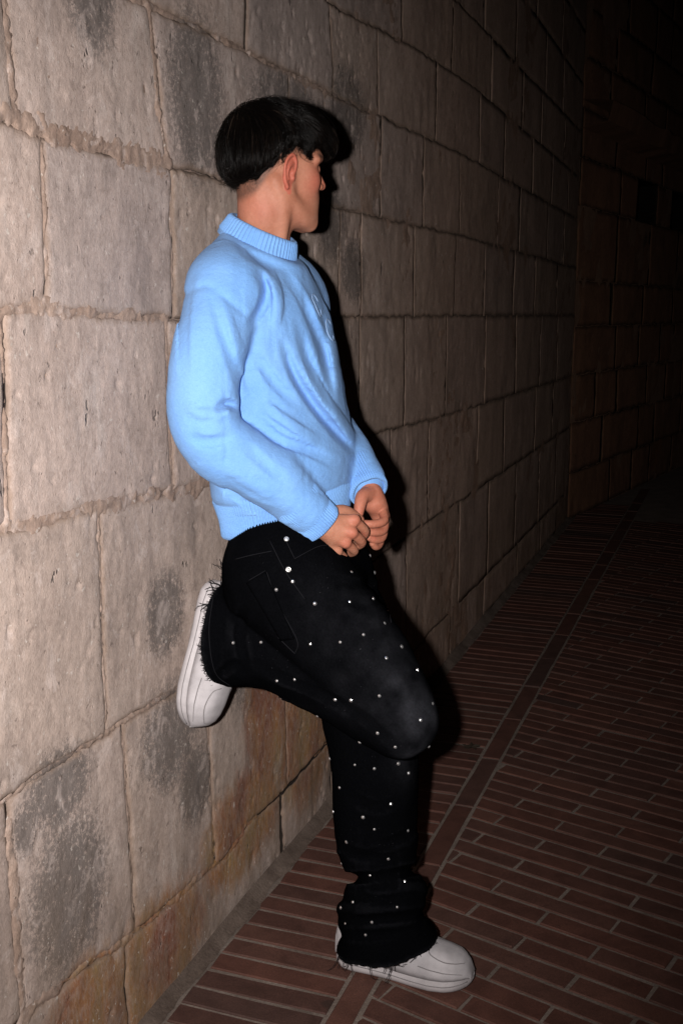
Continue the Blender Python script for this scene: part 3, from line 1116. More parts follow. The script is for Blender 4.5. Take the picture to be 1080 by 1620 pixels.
# projecting ledge course
lt = np.linspace(0.0, 6.5, 160)
rings = []
for t in lt:
    w = 0.010 * float(vnoise(np.array([[t * 6, 1.1, 0.2]]))[0])
    rings.append(np.array([ff(t, LEDGE - 0.10 + w, 0.0), ff(t, LEDGE - 0.07 + w, 0.17 + w), ff(t, LEDGE + 0.05 + w, 0.20 + w), ff(t, LEDGE + 0.08, 0.0)]))
V, F = loft(rings, closed=False)
o = mesh_obj('ledge', V, [f[::-1] for f in F], M_FAR, far, False)
attr(o, 'wc', np.array([[t + 12, LEDGE, k * .02] for t in lt for k in range(4)]), True)
attr(o, 'edge', np.zeros(len(V)))

# ================================================================== PERSON
man = empty('person', tuple(wall_world(S0, 0)), math.radians(-20))
man['label'] = 'young man in light blue sweater and black studded jeans leaning back against the stone wall'
man['category'] = 'person'

A = np.array

# ---- head frame
HEAD_O = L(437, 272, 1.955)
YAW = math.radians(50)
PIT = math.radians(4)          # chin slightly down
RH = np.array(Matrix.Rotation(YAW, 3, 'Z') @ Matrix.Rotation(PIT, 3, 'Y'))
KH = 0.89
def to_head(P):
    return (P - HEAD_O) @ RH / KH
def from_head(Q):
    return np.asarray(Q) @ RH.T * KH + HEAD_O

NECK_B = A([0.150, -0.005, 1.470])

def f_head(P):
    Q = to_head(P)
    Qm = Q * [1, 1, 1]
    Qm[:, 1] = np.abs(Q[:, 1])
    d = ell(Q, (-.012, 0, .048), (.097, .074, .083))
    d = smin(d, ell(Q, (.045, 0, .040), (.046, .060, .058)), .02)
    d = smin(d, ell(Q, (.043, 0, -.028), (.050, .056, .072)), .02)
    d = smin(d, tube(Qm, [(-.004, .057, -.020), (.004, .056, -.056), (.046, .039, -.090), (.078, .016, -.101)], [.016, .016, .015, .015]), .030)
    d = smin(d, ell(Q, (.080, 0, -.099), (.018, .021, .015)), .015)
    d = smin(d, ell(Q, (.062, 0, -.060), (.034, .038, .040)), .03)
    d = smin(d, ell(Q, (.035, 0, -.078), (.050, .042, .028)), .02)
    d = smin(d, ell(Qm, (.050, .049, -.014), (.026, .015, .022)), .028)
    d = smin(d, tube(Qm, [(.089, .008, .031), (.085, .032, .036), (.066, .056, .029)], [.008, .009, .008]), .012)
    d = smax(d, -ell(Qm, (.092, .033, .011), (.016, .018, .012)), .010)
    d = smin(d, np.linalg.norm(Qm - [.0735, .0325, .011], axis=1) - .0135, .003)
    d = smin(d, tube(Q, [(.089, 0, .026), (.100, 0, .006), (.111, 0, -.015)], [.007, .0075, .0095]), .010)
    d = smin(d, ell(Qm, (.099, .011, -.019), (.010, .008, .008)), .006)
    d = smin(d, tube(Qm, [(.096, 0, -.055), (.091, .013, -.056), (.080, .024, -.060)], [.0055, .005, .003]), .005)
    d = smin(d, tube(Qm, [(.0945, 0, -.067), (.090, .012, -.066), (.080, .023, -.061)], [.0065, .006, .003]), .005)
    d = d * KH
    # neck
    n0, n1 = from_head((-.030, 0, -.015)), from_head((-.022, 0, -.085))
    d2 = tube(P, [n0, n1, NECK_B + A([-.004, 0, .045]), NECK_B], [.052, .052, .053, .056])
    d = smin(d, d2, .018)
    # sternomastoid from behind the ear to the collar bone
    for sgn in (-1, 1):
        st = tube(P, [from_head((-.030, sgn * .058, -.030)), from_head((-.005, sgn * .052, -.085)), NECK_B + A([.036, sgn * .018, .010])], [.011, .011, .010])
        d = smin(d, st, .014)
    d = smin(d, tube(P, [NECK_B + A([-.006, -.07, -.055]), NECK_B + A([-.006, 0, -.03]), NECK_B + A([-.006, .07, -.055])], [.036, .05, .036]), .02)
    # ears
    tl = math.radians(14)
    for sgn in (-1, 1):
        E = Q * [1, sgn, 1]
        E = E - [.001, .070, -.013]
        X = E[:, 0] * math.cos(tl) - E[:, 2] * math.sin(tl)
        Z = E[:, 0] * math.sin(tl) + E[:, 2] * math.cos(tl)
        Y = E[:, 1] + X * 0.38           # the rear rim stands off the skull
        E = np.stack([X, Y, Z], 1)
        plate = ell(E, (-.010, .004, .002), (.0165, .0042, .031))
        plate = smax(plate, -ell(E, (-.0075, .010, -.004), (.0085, .0085, .012)), .003)
        plate = smin(plate, tube(E, [(.002, .004, -.001), (.004, .006, .012), (-.002, .007, .029), (-.015, .008, .035), (-.026, .008, .020), (-.0255, .008, .001), (-.016, .007, -.018), (-.005, .006, -.029)],
                                  [.0028, .0034, .0036, .0040, .0040, .0036, .0038, .0050]), .003)
        plate = smin(plate, tube(E, [(-.006, .006, .020), (-.015, .009, .010), (-.016, .009, -.004), (-.009, .008, -.014)], [.0024, .0032, .0034, .003]), .003)
        plate = smin(plate, np.linalg.norm(E - [.0045, .006, -.006], axis=1) - .0046, .004)
        d = smin(d, plate * KH, .0045)
    return d

lo = HEAD_O - [.17, .17, .27]
hi = HEAD_O + [.19, .19, .15]
VH, FH = polygonize(f_head, lo, hi, 0.0019)
QH = to_head(VH)

# ---- joints of the body
SH_R, EL_R, WR_R = A([.136, -.168, 1.412]), L(327, 668, 1.722), L(507, 826, 1.852)
SH_L, EL_L, WR_L = A([.142, .160, 1.412]), A([.180, .205, 1.175]), L(583, 776, 2.005)
HIP_R, KN_R, AN_R = A([.225, -.090, .875]), L(632, 1138, 1.845), L(352, 1000, 1.888)
HIP_L, KN_L, AN_L = A([.205, .085, .870]), L(592, 1200, 2.020), L(600, 1490, 1.985)

def hand_R(P):
    mcp = [L(561, 823, 1.880), L(557, 843, 1.868), L(547, 859, 1.868), L(534, 872, 1.875)]
    pip = [L(577, 840, 1.910), L(572, 857, 1.900), L(560, 871, 1.898), L(544, 882, 1.900)]
    dip = [L(571, 850, 1.930), L(563, 864, 1.924), L(552, 875, 1.922), L(539, 882, 1.920)]
    tip = [L(560, 846, 1.940), L(553, 858, 1.938), L(543, 868, 1.936), L(533, 876, 1.932)]
    r = [.0090, .0092, .0087, .0079]
    d = tube(P, [WR_R + (EL_R - WR_R) * .2, WR_R, L(530, 840, 1.868)], [.024, .0235, .022])
    pal = np.full(len(P), 9.)
    for m, rr in zip(mcp, r):
        pal = smin(pal, seg_dist(P, WR_R + (m - WR_R) * .25, m, .0165, rr * 1.12), .012)
    d = smin(d, pal, .012)
    d = smin(d, ell(P, L(532, 842, 1.882), (.024, .018, .022)), .014)
    for k in range(4):
        f = tube(P, [mcp[k], pip[k], dip[k], tip[k]], [r[k] * 1.02, r[k] * .98, r[k] * .88, r[k] * .78], 4)
        d = smin(d, f, .0016)
        d = smin(d, np.linalg.norm(P - mcp[k] - A([0, -.003, .002]), axis=1) - r[k] * .98, .008)   # knuckle
    th = tube(P, [L(520, 815, 1.885), L(541, 808, 1.905), L(557, 814, 1.925), L(569, 822, 1.938)], [.015, .0120, .0105, .0085], 4)
    return smin(d, th, .006)

def hand_L(P):
    mcp = [L(604, 803, 2.015), L(608, 816, 2.022), L(608, 829, 2.030), L(605, 840, 2.036)]
    pip = [L(607, 823, 1.985), L(606, 838, 1.995), L(604, 850, 2.003), L(600, 860, 2.010)]
    dip = [L(591, 829, 1.960), L(591, 842, 1.970), L(593, 854, 1.980), L(594, 865, 1.990)]
    tip = [L(571, 828, 1.948), L(575, 839, 1.957), L(583, 850, 1.967), L(589, 860, 1.978)]
    r = [.0090, .0091, .0087, .0079]
    d = tube(P, [WR_L + (EL_L - WR_L) * .2, WR_L, L(592, 795, 2.005)], [.024, .0235, .021])
    pal = np.full(len(P), 9.)
    for m, rr in zip(mcp, r):
        pal = smin(pal, seg_dist(P, WR_L + (m - WR_L) * .25, m, .016, rr * 1.12), .012)
    d = smin(d, pal, .012)
    for k in range(4):
        f = tube(P, [mcp[k], pip[k], dip[k], tip[k]], [r[k] * 1.05, r[k], r[k] * .9, r[k] * .8], 4)
        d = smin(d, f, .0016)
    th = tube(P, [L(581, 782, 1.985), L(573, 786, 1.965), L(569, 800, 1.950), L(567, 812, 1.945)], [.016, .0135, .0115, .0095], 4)
    return smin(d, th, .005)

VHR, FHR = polygonize(hand_R, np.min([WR_R, L(540, 880, 1.9)], 0) - .06, np.max([WR_R, L(575, 820, 1.93)], 0) + .06, 0.0016)
VHL, FHL = polygonize(hand_L, np.min([WR_L, L(570, 860, 1.95)], 0) - .06, np.max([WR_L, L(608, 820, 2.03)], 0) + .06, 0.0016)

def f_rest(P):
    """torso, upper limbs and feet, under the clothes"""
    d = tube(P, [(.205, 0, .92), (.185, 0, 1.08), (.155, 0, 1.25), (.150, 0, 1.36)], [.090, .085, .085, .072])
    d = smin(d, tube(P, [SH_R + A([0, .04, -.02]), A([.145, 0, 1.39]), SH_L + A([0, -.04, -.02])], [.036, .052, .036]), .03)
    d = smin(d, tube(P, [NECK_B + A([-.004, 0, .03]), A([.148, 0, 1.38])], [.045, .055]), .02)
    for s_, e_2, w_ in ((SH_R, EL_R, WR_R), (SH_L, EL_L, WR_L)):
        d = smin(d, tube(P, [s_ - A([0, 0, .015]), e_2], [.040, .036]), .02)
        d = smin(d, seg_dist(P, e_2, w_, .036, .019), .01)
    for h_, k_, a_ in ((HIP_R, KN_R, AN_R), (HIP_L, KN_L, AN_L)):
        d = smin(d, seg_dist(P, h_, k_, .075, .046), .03)
        d = smin(d, seg_dist(P, k_, a_, .046, .036), .01)
    return d
VB, FB = polygonize(f_rest, (-.06, -.34, .02), (.60, .32, 1.52), 0.011, 3)
VB = VB - 0.0
Vall = np.concatenate([VH, VHR, VHL, VB])
o1, o2, o3 = len(VH), len(VH) + len(VHR), len(VH) + len(VHR) + len(VHL)
Fall = np.concatenate([FH, FHR + o1, FHL + o2, FB + o3])
body = mesh_obj('body', Vall, Fall, M_SKIN, man)

# hairline as height over head-local position; hair lies above it
HL_X = [-.14, -.105, -.085, -.066, -.048, -.030, -.012, .012, .026, .034, .050, .075, .10, .16]
HL_Z = [-.076, -.072, -.064, -.046, -.014, .014, .032, .038, .036, .034, .052, .056, .050, .046]
def hairline(Q):
    return np.interp(Q[:, 0], HL_X, HL_Z)
red = np.zeros(len(Vall))
stub = np.zeros(len(Vall))
# ears, cheek, nose and knuckles are redder
isear = (np.abs(QH[:, 1]) > .0735) & (np.abs(QH[:, 0] + .005) < .032) & (np.abs(QH[:, 2] + .012) < .045)
red[:o1] = np.where(isear, .75, 0)
red[:o1] = np.maximum(red[:o1], .62 * np.exp(-((QH[:, 0] - .066) / .026) ** 2 - ((QH[:, 2] + .018) / .030) ** 2))
red[:o1] = np.maximum(red[:o1], .5 * np.exp(-((QH[:, 0] - .118) / .014) ** 2))
red[:o1] = np.maximum(red[:o1], .30 * np.exp(-((QH[:, 0] + .055) / .03) ** 2 - ((QH[:, 2] + .085) / .03) ** 2))
for base, mset in ((o1, [(561, 823, 1.875), (557, 843, 1.863), (547, 859, 1.863), (570, 850, 1.9)]), (o2, [(569, 808, 1.945), (604, 822, 1.985), (590, 850, 1.97)])):
    vv = VHR if base == o1 else VHL
    for q in mset:
        dd = np.linalg.norm(vv - L(*q), axis=1)
        red[base:base + len(vv)] = np.maximum(red[base:base + len(vv)], .55 * np.exp(-(dd / .014) ** 2))
red[o2:o3] = np.maximum(red[o2:o3], .3)
dz = QH[:, 2] - hairline(QH)
stub[:o1] = np.where(isear, 0, np.clip((dz + .016) / .018, 0, 1) * .8) * (QH[:, 0] < .075)
# faint beard shadow along the jaw and the brows
stub[:o1] = np.maximum(stub[:o1], np.exp(-((QH[:, 2] - .036) / .005) ** 2) * np.clip((QH[:, 0] - .055) / .02, 0, 1) * .9)
attr(body, 'red', red)
attr(body, 'stubble', stub)

# ---- hair
def f_hair(P):
    Q = to_head(P)
    d = ell(Q, (-.016, 0, .050), (.112, .088, .094))
    d = smin(d, ell(Q, (-.072, 0, .014), (.047, .067, .056)), .03)        # full back
    d = smin(d, ell(Q, (.050, 0, .078), (.064, .074, .056)), .03)         # top, swept forward
    d = smin(d, tube(Q, [(.07, -.05, .075), (.098, -.03, .066), (.104, 0, .064), (.098, .03, .066), (.07, .05, .075)], [.018, .018, .018, .018, .018]), .02)
    # tapered cut: thin at the hairline, fuller above it
    hh_ = np.clip(Q[:, 2] - hairline(Q), 0, .2)
    thin = ell(Q, (-.012, 0, .048), (.097, .074, .083)) - (.0014 + 1.25 * hh_ ** 1.2)
    wf = np.clip((Q[:, 0] - .02) / .03, 0, 1)
    d = smax(d, thin - .06 * wf, .006)
    cut = hairline(Q) - Q[:, 2]
    Q3 = Q * [70, 70, 30]
    cut = cut + .0030 * fbm(Q3, 2)
    d = smax(d, cut, .008)
    # locks: grooves that run with the growth from the crown
    ang = np.arctan2(Q[:, 1], Q[:, 0] + .045)
    d = d + .0034 * vnoise(np.stack([ang * 9, Q[:, 2] * 14, Q[:, 0] * 9], 1)) + .0018 * vnoise(np.stack([ang * 24, Q[:, 2] * 22, Q[:, 0] * 14], 1))
    return d * KH + .0025
VHa, FHa = polygonize(f_hair, HEAD_O - [.17, .17, .09], HEAD_O + [.19, .19, .19], 0.0030)
hair = mesh_obj('hair', VHa, FHa, M_HAIR, man)

def grad(fn, P, e=0.002):
    g = np.stack([fn(P + A(v) * e) - fn(P - A(v) * e) for v in ((1, 0, 0), (0, 1, 0), (0, 0, 1))], 1)
    return g / (np.linalg.norm(g, axis=1)[:, None] + 1e-9)

def grow_strands(n, steps, dl):
    Qv = to_head(VHa)
    ok = np.where(Qv[:, 2] > hairline(Qv) + .004)[0]
    st = RNG.choice(ok, n)
    P = VHa[st] + RNG.normal(0, .0015, (n, 3))
    path = [P.copy()]
    crown = from_head((-.060, .0, .135))
    jit = RNG.normal(0, .13, (n, 3)) + .42 * np.stack([fbm(P * 32 + 5 * i, 2) for i in range(3)], 1)
    lift = np.abs(RNG.normal(0, .0022, n)) * (1 + 2.2 * (RNG.random(n) > .95))
    for k in range(steps):
        g = grad(f_hair, P)
        dirv = P - crown
        Q = to_head(P)
        fwd = np.tile(RH @ A([1, 0, 0]), (n, 1))
        down = np.tile(RH @ A([0, 0, -1]), (n, 1))
        w = np.clip((Q[:, 2] - .05) / .06, 0, 1)[:, None]
        dv = dirv / (np.linalg.norm(dirv, axis=1)[:, None] + 1e-6) + fwd * w * 1.1 + down * (1 - w) * 0.9 + jit
        dv -= g * np.sum(dv * g, 1)[:, None]
        dv /= np.linalg.norm(dv, axis=1)[:, None] + 1e-6
        P = P + dv * dl
        dd = f_hair(P)
        tgt = lift + .0008 + .0006 * k
        # stay near the surface while the surface is hair; past its edge keep going
        corr = np.clip(dd - tgt, -.006, .0015)
        P = P - g * corr[:, None]
        path.append(P.copy())
    return np.stack(path, 1)
paths = grow_strands(6500, 7, .0085)
NS, NP_, _ = paths.shape
t = np.gradient(paths, axis=1)
t /= np.linalg.norm(t, axis=2)[:, :, None] + 1e-9
up = A([.2, .3, .93])
a1 = np.cross(t, up)
a1 /= np.linalg.norm(a1, axis=2)[:, :, None] + 1e-9
b1 = np.cross(t, a1)
rad = (np.linspace(1, .25, NP_) * .00045)[None, :, None]
tri = np.stack([paths + rad * (math.cos(x) * a1 + math.sin(x) * b1) for x in (0, 2.094, 4.189)], 2)   # NS,NP,3,3
Vs = tri.reshape(-1, 3)
base = np.arange(NS)[:, None, None] * NP_ * 3 + np.arange(NP_ - 1)[None, :, None] * 3
j = np.arange(3)[None, None, :]
j2 = (j + 1) % 3
Fs = np.stack([base + j, base + j2, base + 3 + j2, base + 3 + j], -1).reshape(-1, 4)
strands = mesh_obj('hair_strands', Vs, Fs, M_STRAND, hair)
lk = fbm(paths[:, 0] * 55, 3) * .5 + .5
attr(strands, 'tone', np.repeat(np.clip(lk * .75 + RNG.random(NS) * .35 - .1, 0, 1), NP_ * 3))
strands['kind'] = 'stuff'

# ---- sweater
def tsec(z):
    zs = [0.90, 0.95, 0.99, 1.03, 1.10, 1.20, 1.30, 1.38, 1.44, 1.50]
    xc = [.190, .190, .190, .190, .186, .172, .158, .150, .148, .146]
    aa = [.118, .120, .126, .136, .136, .126, .119, .110, .088, .060]
    bb = [.152, .156, .166, .178, .182, .182, .180, .168, .140, .070]
    return np.interp(z, zs, xc), np.interp(z, zs, aa), np.interp(z, zs, bb)
HEM_Z = .951
def tilt_z(P):
    w = np.clip((1.20 - P[:, 2]) / .22, 0, 1)
    w = w * w * (3 - 2 * w)
    return P[:, 2] - w * .15 * (P[:, 0] - .12)

def f_torso(P):
    z = tilt_z(P)
    xc, aa, bb = tsec(z)
    q = ((np.abs(P[:, 0] - xc) / aa) ** 2.3 + (np.abs(P[:, 1]) / bb) ** 2.3) ** (1 / 2.3)
    d = (q - 1) * np.minimum(aa, bb) * .92
    d = smax(d, z - 1.475, .03)
    return d, z

def px_curve(pts, s):
    return [A(q, float) for q in pts]
RZI = np.array(Matrix.Rotation(math.radians(-20), 3, 'Z'))
MAN_O = np.array(man.location)
def pxy(P):
    Q = P @ RZI.T + MAN_O - CO
    dd = Q[:, 1] * CP - Q[:, 2] * SP
    return 540 + CAM_F * Q[:, 0] / dd, 810 - CAM_F * (Q[:, 1] * SP + Q[:, 2] * CP) / dd
SW_FOLDS = []    # (curve in x-z seen from his right side, width, depth (+ = valley), y limit)
def fold(pts, w, dep, s=1.77, ymax=.0):
    SW_FOLDS.append((px_curve(pts, s), w, dep, ymax))
fold([(333, 456), (345, 500), (358, 545), (377, 600), (384, 628)], .012, .0042, 1.74, -.10)
fold([(345, 470), (366, 520), (384, 575)], .016, -.003, 1.74, -.10)
fold([(405, 425), (420, 455), (414, 487), (394, 515)], .011, .008, 1.80, .02)
fold([(424, 425), (440, 470), (434, 520)], .018, -.007, 1.80, .03)
fold([(447, 426), (477, 471), (499, 522), (514, 570), (522, 620)], .010, .007, 1.90, .2)
fold([(462, 440), (492, 490), (512, 540)], .013, -.005, 1.90, .2)
fold([(448, 540), (462, 585), (488, 630), (520, 672), (556, 712)], .009, .011, 1.85, .2)
fold([(405, 560), (430, 600), (470, 640)], .014, .005, 1.85, .2)
fold([(480, 570), (508, 622), (538, 664), (562, 700)], .014, -.008, 1.88, .2)
fold([(520, 470), (530, 560), (540, 640)], .012, -.004, 1.9, .2)
fold([(470, 510), (486, 565), (510, 620), (530, 650)], .010, .007, 1.90, .2)
fold([(402, 662), (440, 694), (490, 714), (535, 736)], .022, .006, 1.82, .1)
fold([(415, 640), (455, 668), (505, 700)], .026, -.006, 1.82, .1)
fold([(345, 655), (357, 638), (376, 646)], .009, .011, 1.72, -.12)
fold([(338, 668), (352, 652), (372, 662)], .011, -.006, 1.72, -.12)
fold([(300, 690), (330, 700), (372, 690)], .016, .006, 1.72, -.12)
fold([(296, 640), (318, 655), (345, 650)], .016, -.005, 1.72, -.12)
fold([(385, 705), (420, 735), (455, 765)], .014, .005, 1.76, -.09)
fold([(350, 735), (395, 765), (440, 790)], .018, -.004, 1.76, -.09)
fold([(345, 760), (400, 800), (450, 818)], .012, .004, 1.76, -.09)
fold([(300, 430), (290, 520), (292, 600)], .022, .004, 1.72, -.12)
fold([(372, 375), (390, 400), (430, 420), (462, 428)], .010, .003, 1.86, .2)
SEAM = px_curve([(276, 478), (300, 462), (328, 452), (352, 468), (385, 495)], 1.74)

fb_, bb_ = L(459, 414, 1.945), L(357, 360, 1.945)
ft_, bt_ = L(463, 383, 1.945), L(373, 338, 1.945)
COL_C = (fb_ + bb_) / 2
COL_N = np.cross(fb_ - bb_, A([0, 1.0, 0]))
COL_N /= np.linalg.norm(COL_N)
if COL_N[2] < 0:
    COL_N = -COL_N

def f_sweater(P, detail=True):
    dt, z = f_torso(P)
    dt = smin(dt, tube(P, [SH_R + A([0, .02, 0]), A([.122, -.105, 1.450]), A([.118, -.055, 1.470]), A([.124, 0, 1.474]), A([.126, .055, 1.466]), A([.135, .105, 1.446]), SH_L - A([0, .02, 0])], [.060, .060, .060, .060, .060, .060, .060]), .03)
    dt = smin(dt, tube(P, [A([.142, -.012, 1.455]), A([.146, -.014, 1.520])], [.088, .072]), .03)
    dt = dt + .007 * np.clip((HEM_Z + .088 - z) / .022, 0, 1) ** 1.5
    dt = smax(dt, HEM_Z + .050 - z, .004)
    dr = tube(P, [SH_R + A([.0, .02, .0]), (SH_R + EL_R) / 2 + A([-.002, -.012, .02]), EL_R + A([-.004, 0, .03]), EL_R + A([.012, .010, -.035]), EL_R * .45 + WR_R * .55, EL_R * .13 + WR_R * .87], [.068, .068, .0655, .0655, .058, .047])
    dl = tube(P, [SH_L - A([.0, .02, .0]), A([.155, .200, 1.31]), EL_L, EL_L * .45 + WR_L * .55, EL_L * .12 + WR_L * .88], [.068, .066, .060, .054, .045])
    d = smin(smin(dt, dr, .010), dl, .010)
    top = np.clip((P[:, 2] - 1.35) / .07, 0, 1)      # softer union at the shoulder
    ds = smin(smin(dt, dr, .05), dl, .05)
    d = d * (1 - top) + ds * top
    if detail:
        X_, Y_ = pxy(P)
        for cv, w, dep, ym in SW_FOLDS:
            w = w * 830
            m = np.clip((ym + .03 - P[:, 1]) / .03, 0, 1)
            lo_ = np.min(cv, 0) - 2.6 * w
            hi_ = np.max(cv, 0) + 2.6 * w
            sel = (m > 0) & (X_ > lo_[0]) & (X_ < hi_[0]) & (Y_ > lo_[1]) & (Y_ < hi_[1])
            if sel.any():
                d[sel] += 1.5 * dep * fold_w(X_[sel], Y_[sel], cv, w) * m[sel]
        sel = (P[:, 1] < -.12) & (P[:, 2] > 1.3) & (X_ > 284)
        if sel.any():
            dd = curve_dist2(X_[sel], Y_[sel], SEAM, 4) / 830
            d[sel] += .0020 * np.exp(-(dd / .005) ** 2) - .0012 * np.exp(-((dd - .011) / .006) ** 2)
        d = d + .0028 * fbm(P * [11, 11, 8], 3)
    # opening for the neck: cut along the foot of the collar
    pl_ = (P - COL_C) @ COL_N
    rad_ = np.linalg.norm((P - COL_C) - pl_[:, None] * COL_N, axis=1)
    d = smax(d, -np.maximum(rad_ - .105, -(pl_ - .004)), .006)
    return d

VS, FS = polygonize(f_sweater, (-.06, -.36, .93), (.44, .36, 1.56), 0.0042)
VS = relax(VS, FS, 1, .4)
sweater = mesh_obj('sweater', VS, FS, M_WOOL, man)

# ribbed hem band
def torso_ring(z, n, rib, scale=0.0, amp=.0016):
    """ring of the torso at un-tilted height z"""
    th = np.arange(n) * 2 * math.pi / n
    xc, aa, bb = [float(v) for v in tsec(z)]
    cx = np.sign(np.cos(th)) * np.abs(np.cos(th)) ** (2 / 2.3)
    cy = np.sign(np.sin(th)) * np.abs(np.sin(th)) ** (2 / 2.3)
    rr = scale + amp * rib
    X = xc + (aa + rr) * cx
    Y = (bb + rr) * cy
    Z = np.full(n, z)
    for _ in range(6):
        P = np.stack([X, Y, Z], 1)
        Z = Z + (z - tilt_z(P))
    return np.stack([X, Y, Z], 1)
NR = 160
n = NR * 5
rib = np.cos(np.arange(n) * 2 * math.pi / 5) * .9
rib = np.where(rib > 0, rib ** .6, rib)
rings = []
for k, (z, sc, am) in enumerate([(HEM_Z + .096, -.016, 0), (HEM_Z + .084, -.006, .3), (HEM_Z + .072, -.0045, 1), (HEM_Z + .054, -.006, 1), (HEM_Z + .035, -.007, 1), (HEM_Z + .018, -.006, .8),
                                 (HEM_Z + .005, -.004, .35), (HEM_Z, -.005, .1), (HEM_Z - .001, -.009, .2), (HEM_Z + .02, -.013, 0)]):
    rg = torso_ring(z, n, np.nan_to_num(rib), sc, 0.0019 * am)
    wv = .004 * vnoise(np.stack([rg[:, 0] * 14, rg[:, 1] * 14, rg[:, 2] * 9], 1))
    rg[:, 0] += wv * np.cos(np.arange(n) * 2 * math.pi / n)
    rg[:, 1] += wv * np.sin(np.arange(n) * 2 * math.pi / n)
    rings.append(rg)
V, F = loft(rings[::-1])
mesh_obj('hem_band', V, F, M_WOOL, sweater)

def ring_frame(c, u, v, n, amp_arr):
    th = np.arange(n) * 2 * math.pi / n
    lu, lv = np.linalg.norm(u), np.linalg.norm(v)
    return c + np.cos(th)[:, None] * u * (1 + amp_arr / lu)[:, None] + np.sin(th)[:, None] * v * (1 + amp_arr / lv)[:, None]

# ribbed collar
n = 58 * 6
rib = np.cos(np.arange(n) * 2 * math.pi / 6)
prof = []
for tt, off, am in ((-.25, .002, 0), (0, .0035, .2), (.08, .0045, 1), (.3, .004, 1), (.6, .0035, 1), (.88, .004, 1), (1.0, .002, .7), (1.04, -.002, .3), (1.0, -.006, .1), (.5, -.006, 0), (.1, -.006, 0)):
    F_, B_ = fb_ + (ft_ - fb_) * tt, bb_ + (bt_ - bb_) * tt
    c = (F_ + B_) / 2
    u = (F_ - B_) / 2
    u = u * (1 + off / np.linalg.norm(u))
    hw = .076 + (.068 - .076) * tt + off
    wob = .0016 * vnoise(np.stack([np.cos(np.arange(n) * 2 * math.pi / n) * 3, np.sin(np.arange(n) * 2 * math.pi / n) * 3, np.full(n, tt * 2)], 1))
    prof.append(ring_frame(c, u, A([0, hw, 0]), n, .0014 * am * rib + wob))
V, F = loft(prof)
mesh_obj('collar_band', V, F, M_WOOL, sweater)

# ribbed cuffs
def cuff(E_, W_, endp, r0, r1, length):
    ax = (W_ - E_) / np.linalg.norm(W_ - E_)
    u = np.cross(ax, A([0, 0, 1]))
    u /= np.linalg.norm(u)
    v = np.cross(ax, u)
    n = 50 * 6
    rib = np.cos(np.arange(n) * 2 * math.pi / 6)
    rings = []
    for tt, off, am in ((-.15, -.010, 0), (-.06, -.001, .2), (.06, .002, .8), (.25, .001, 1), (.5, 0, 1), (.8, .0005, 1), (.97, .001, 1), (1.0, -.001, .6), (1.0, -.005, .2), (.85, -.007, 0), (.3, -.007, 0)):
        c = endp - ax * length * (1 - tt)
        r = r0 + (r1 - r0) * tt + off
        wob = .0020 * vnoise(np.stack([np.cos(np.arange(n) * 2 * math.pi / n) * 2.5, np.sin(np.arange(n) * 2 * math.pi / n) * 2.5, np.full(n, tt * 3)], 1))
        rings.append(ring_frame(c, u * r, v * r, n, .0012 * am * rib + wob))
    V, F = loft(rings)
    mesh_obj('cuff', V, F, M_WOOL, sweater)
cuff(EL_R, WR_R, WR_R + (WR_R - EL_R) / np.linalg.norm(WR_R - EL_R) * .008, .047, .0395, .078)
cuff(EL_L, WR_L, WR_L + (WR_L - EL_L) / np.linalg.norm(WR_L - EL_L) * .004, .046, .0385, .075)

# embroidered letters on the chest
sw_bvh = BVHTree.FromPolygons([tuple(v) for v in VS], [tuple(int(i) for i in f) for f in FS])
def c_letter(y0, z0, r, a0, a1):
    """a round letter stitched on the chest, facing forward"""
    mb = MB()
    out = []
    for th in np.linspace(math.radians(a0), math.radians(a1), 24):
        hq = sw_bvh.ray_cast(Vector((.6, y0 + r * .8 * math.cos(th), z0 + r * math.sin(th))), Vector((-1, 0, 0)))
        if hq[0] is not None:
            out.append(A(hq[0]) + A(hq[1]) * .0002)
    if len(out) > 6:
        mb.wire(out, .0014, .0014, 6)
        mb.build('embroidered_letter', M_CREAM, sweater)
def chest_point(px, py):
    dl_ = RZ @ ray(px, py)
    hq = sw_bvh.ray_cast(Vector(CAM_L), Vector(dl_))
    return A(hq[0]) if hq[0] is not None else A([.26, .02, 1.36])
RZ = np.array(Matrix.Rotation(math.radians(20), 3, 'Z'))
def to_local(Pw):
    return RZ @ (np.asarray(Pw) - np.array(man.location))
CAM_L = to_local(CO)
c1, c2 = chest_point(501, 483), chest_point(518, 522)
c_letter(c1[1], c1[2], .021, 20, 340)
c_letter(c2[1] + .012, c2[2], .021, 30, 330)

# ---- jeans
CUFF_R_N = L(322, 1000, 1.888) - L(430, 1010, 1.885)
CUFF_R_N = CUFF_R_N / np.linalg.norm(CUFF_R_N)
CUFF_R_C = L(352, 1000, 1.885)
LEG_L_PTS = [HIP_L, L(560, 1040, 2.03), L(591, 1190, 2.015), L(594, 1300, 2.0), L(596, 1345, 1.995), L(608, 1386, 1.99), L(607, 1416, 1.99), L(603, 1450, 1.99), L(614, 1490, 1.985), L(622, 1530, 1.985)]
LEG_L_RAD = [.105, .100, .094, .088, .084, .068, .088, .090, .100, .124]
THIGH = [HIP_R + A([-.005, 0, .01]), L(535, 1005, 1.865), L(600, 1085, 1.850), KN_R]
THIGH_R = [.118, .104, .087, .074]
SHIN = [KN_R + A([-.004, 0, -.004]), L(560, 1090, 1.86), L(470, 1042, 1.88), L(405, 1012, 1.885), L(352, 1000, 1.886), L(305, 996, 1.886)]
SHIN_R = [.070, .082, .085, .097, .112, .116]
JFOLDS = []
def jfold(pts, w, dep, s=1.80, ymax=.02):
    JFOLDS.append((px_curve(pts, s), w, dep, ymax))
jfold([(616, 918), (570, 925), (520, 915)], .008, .005, 1.83)
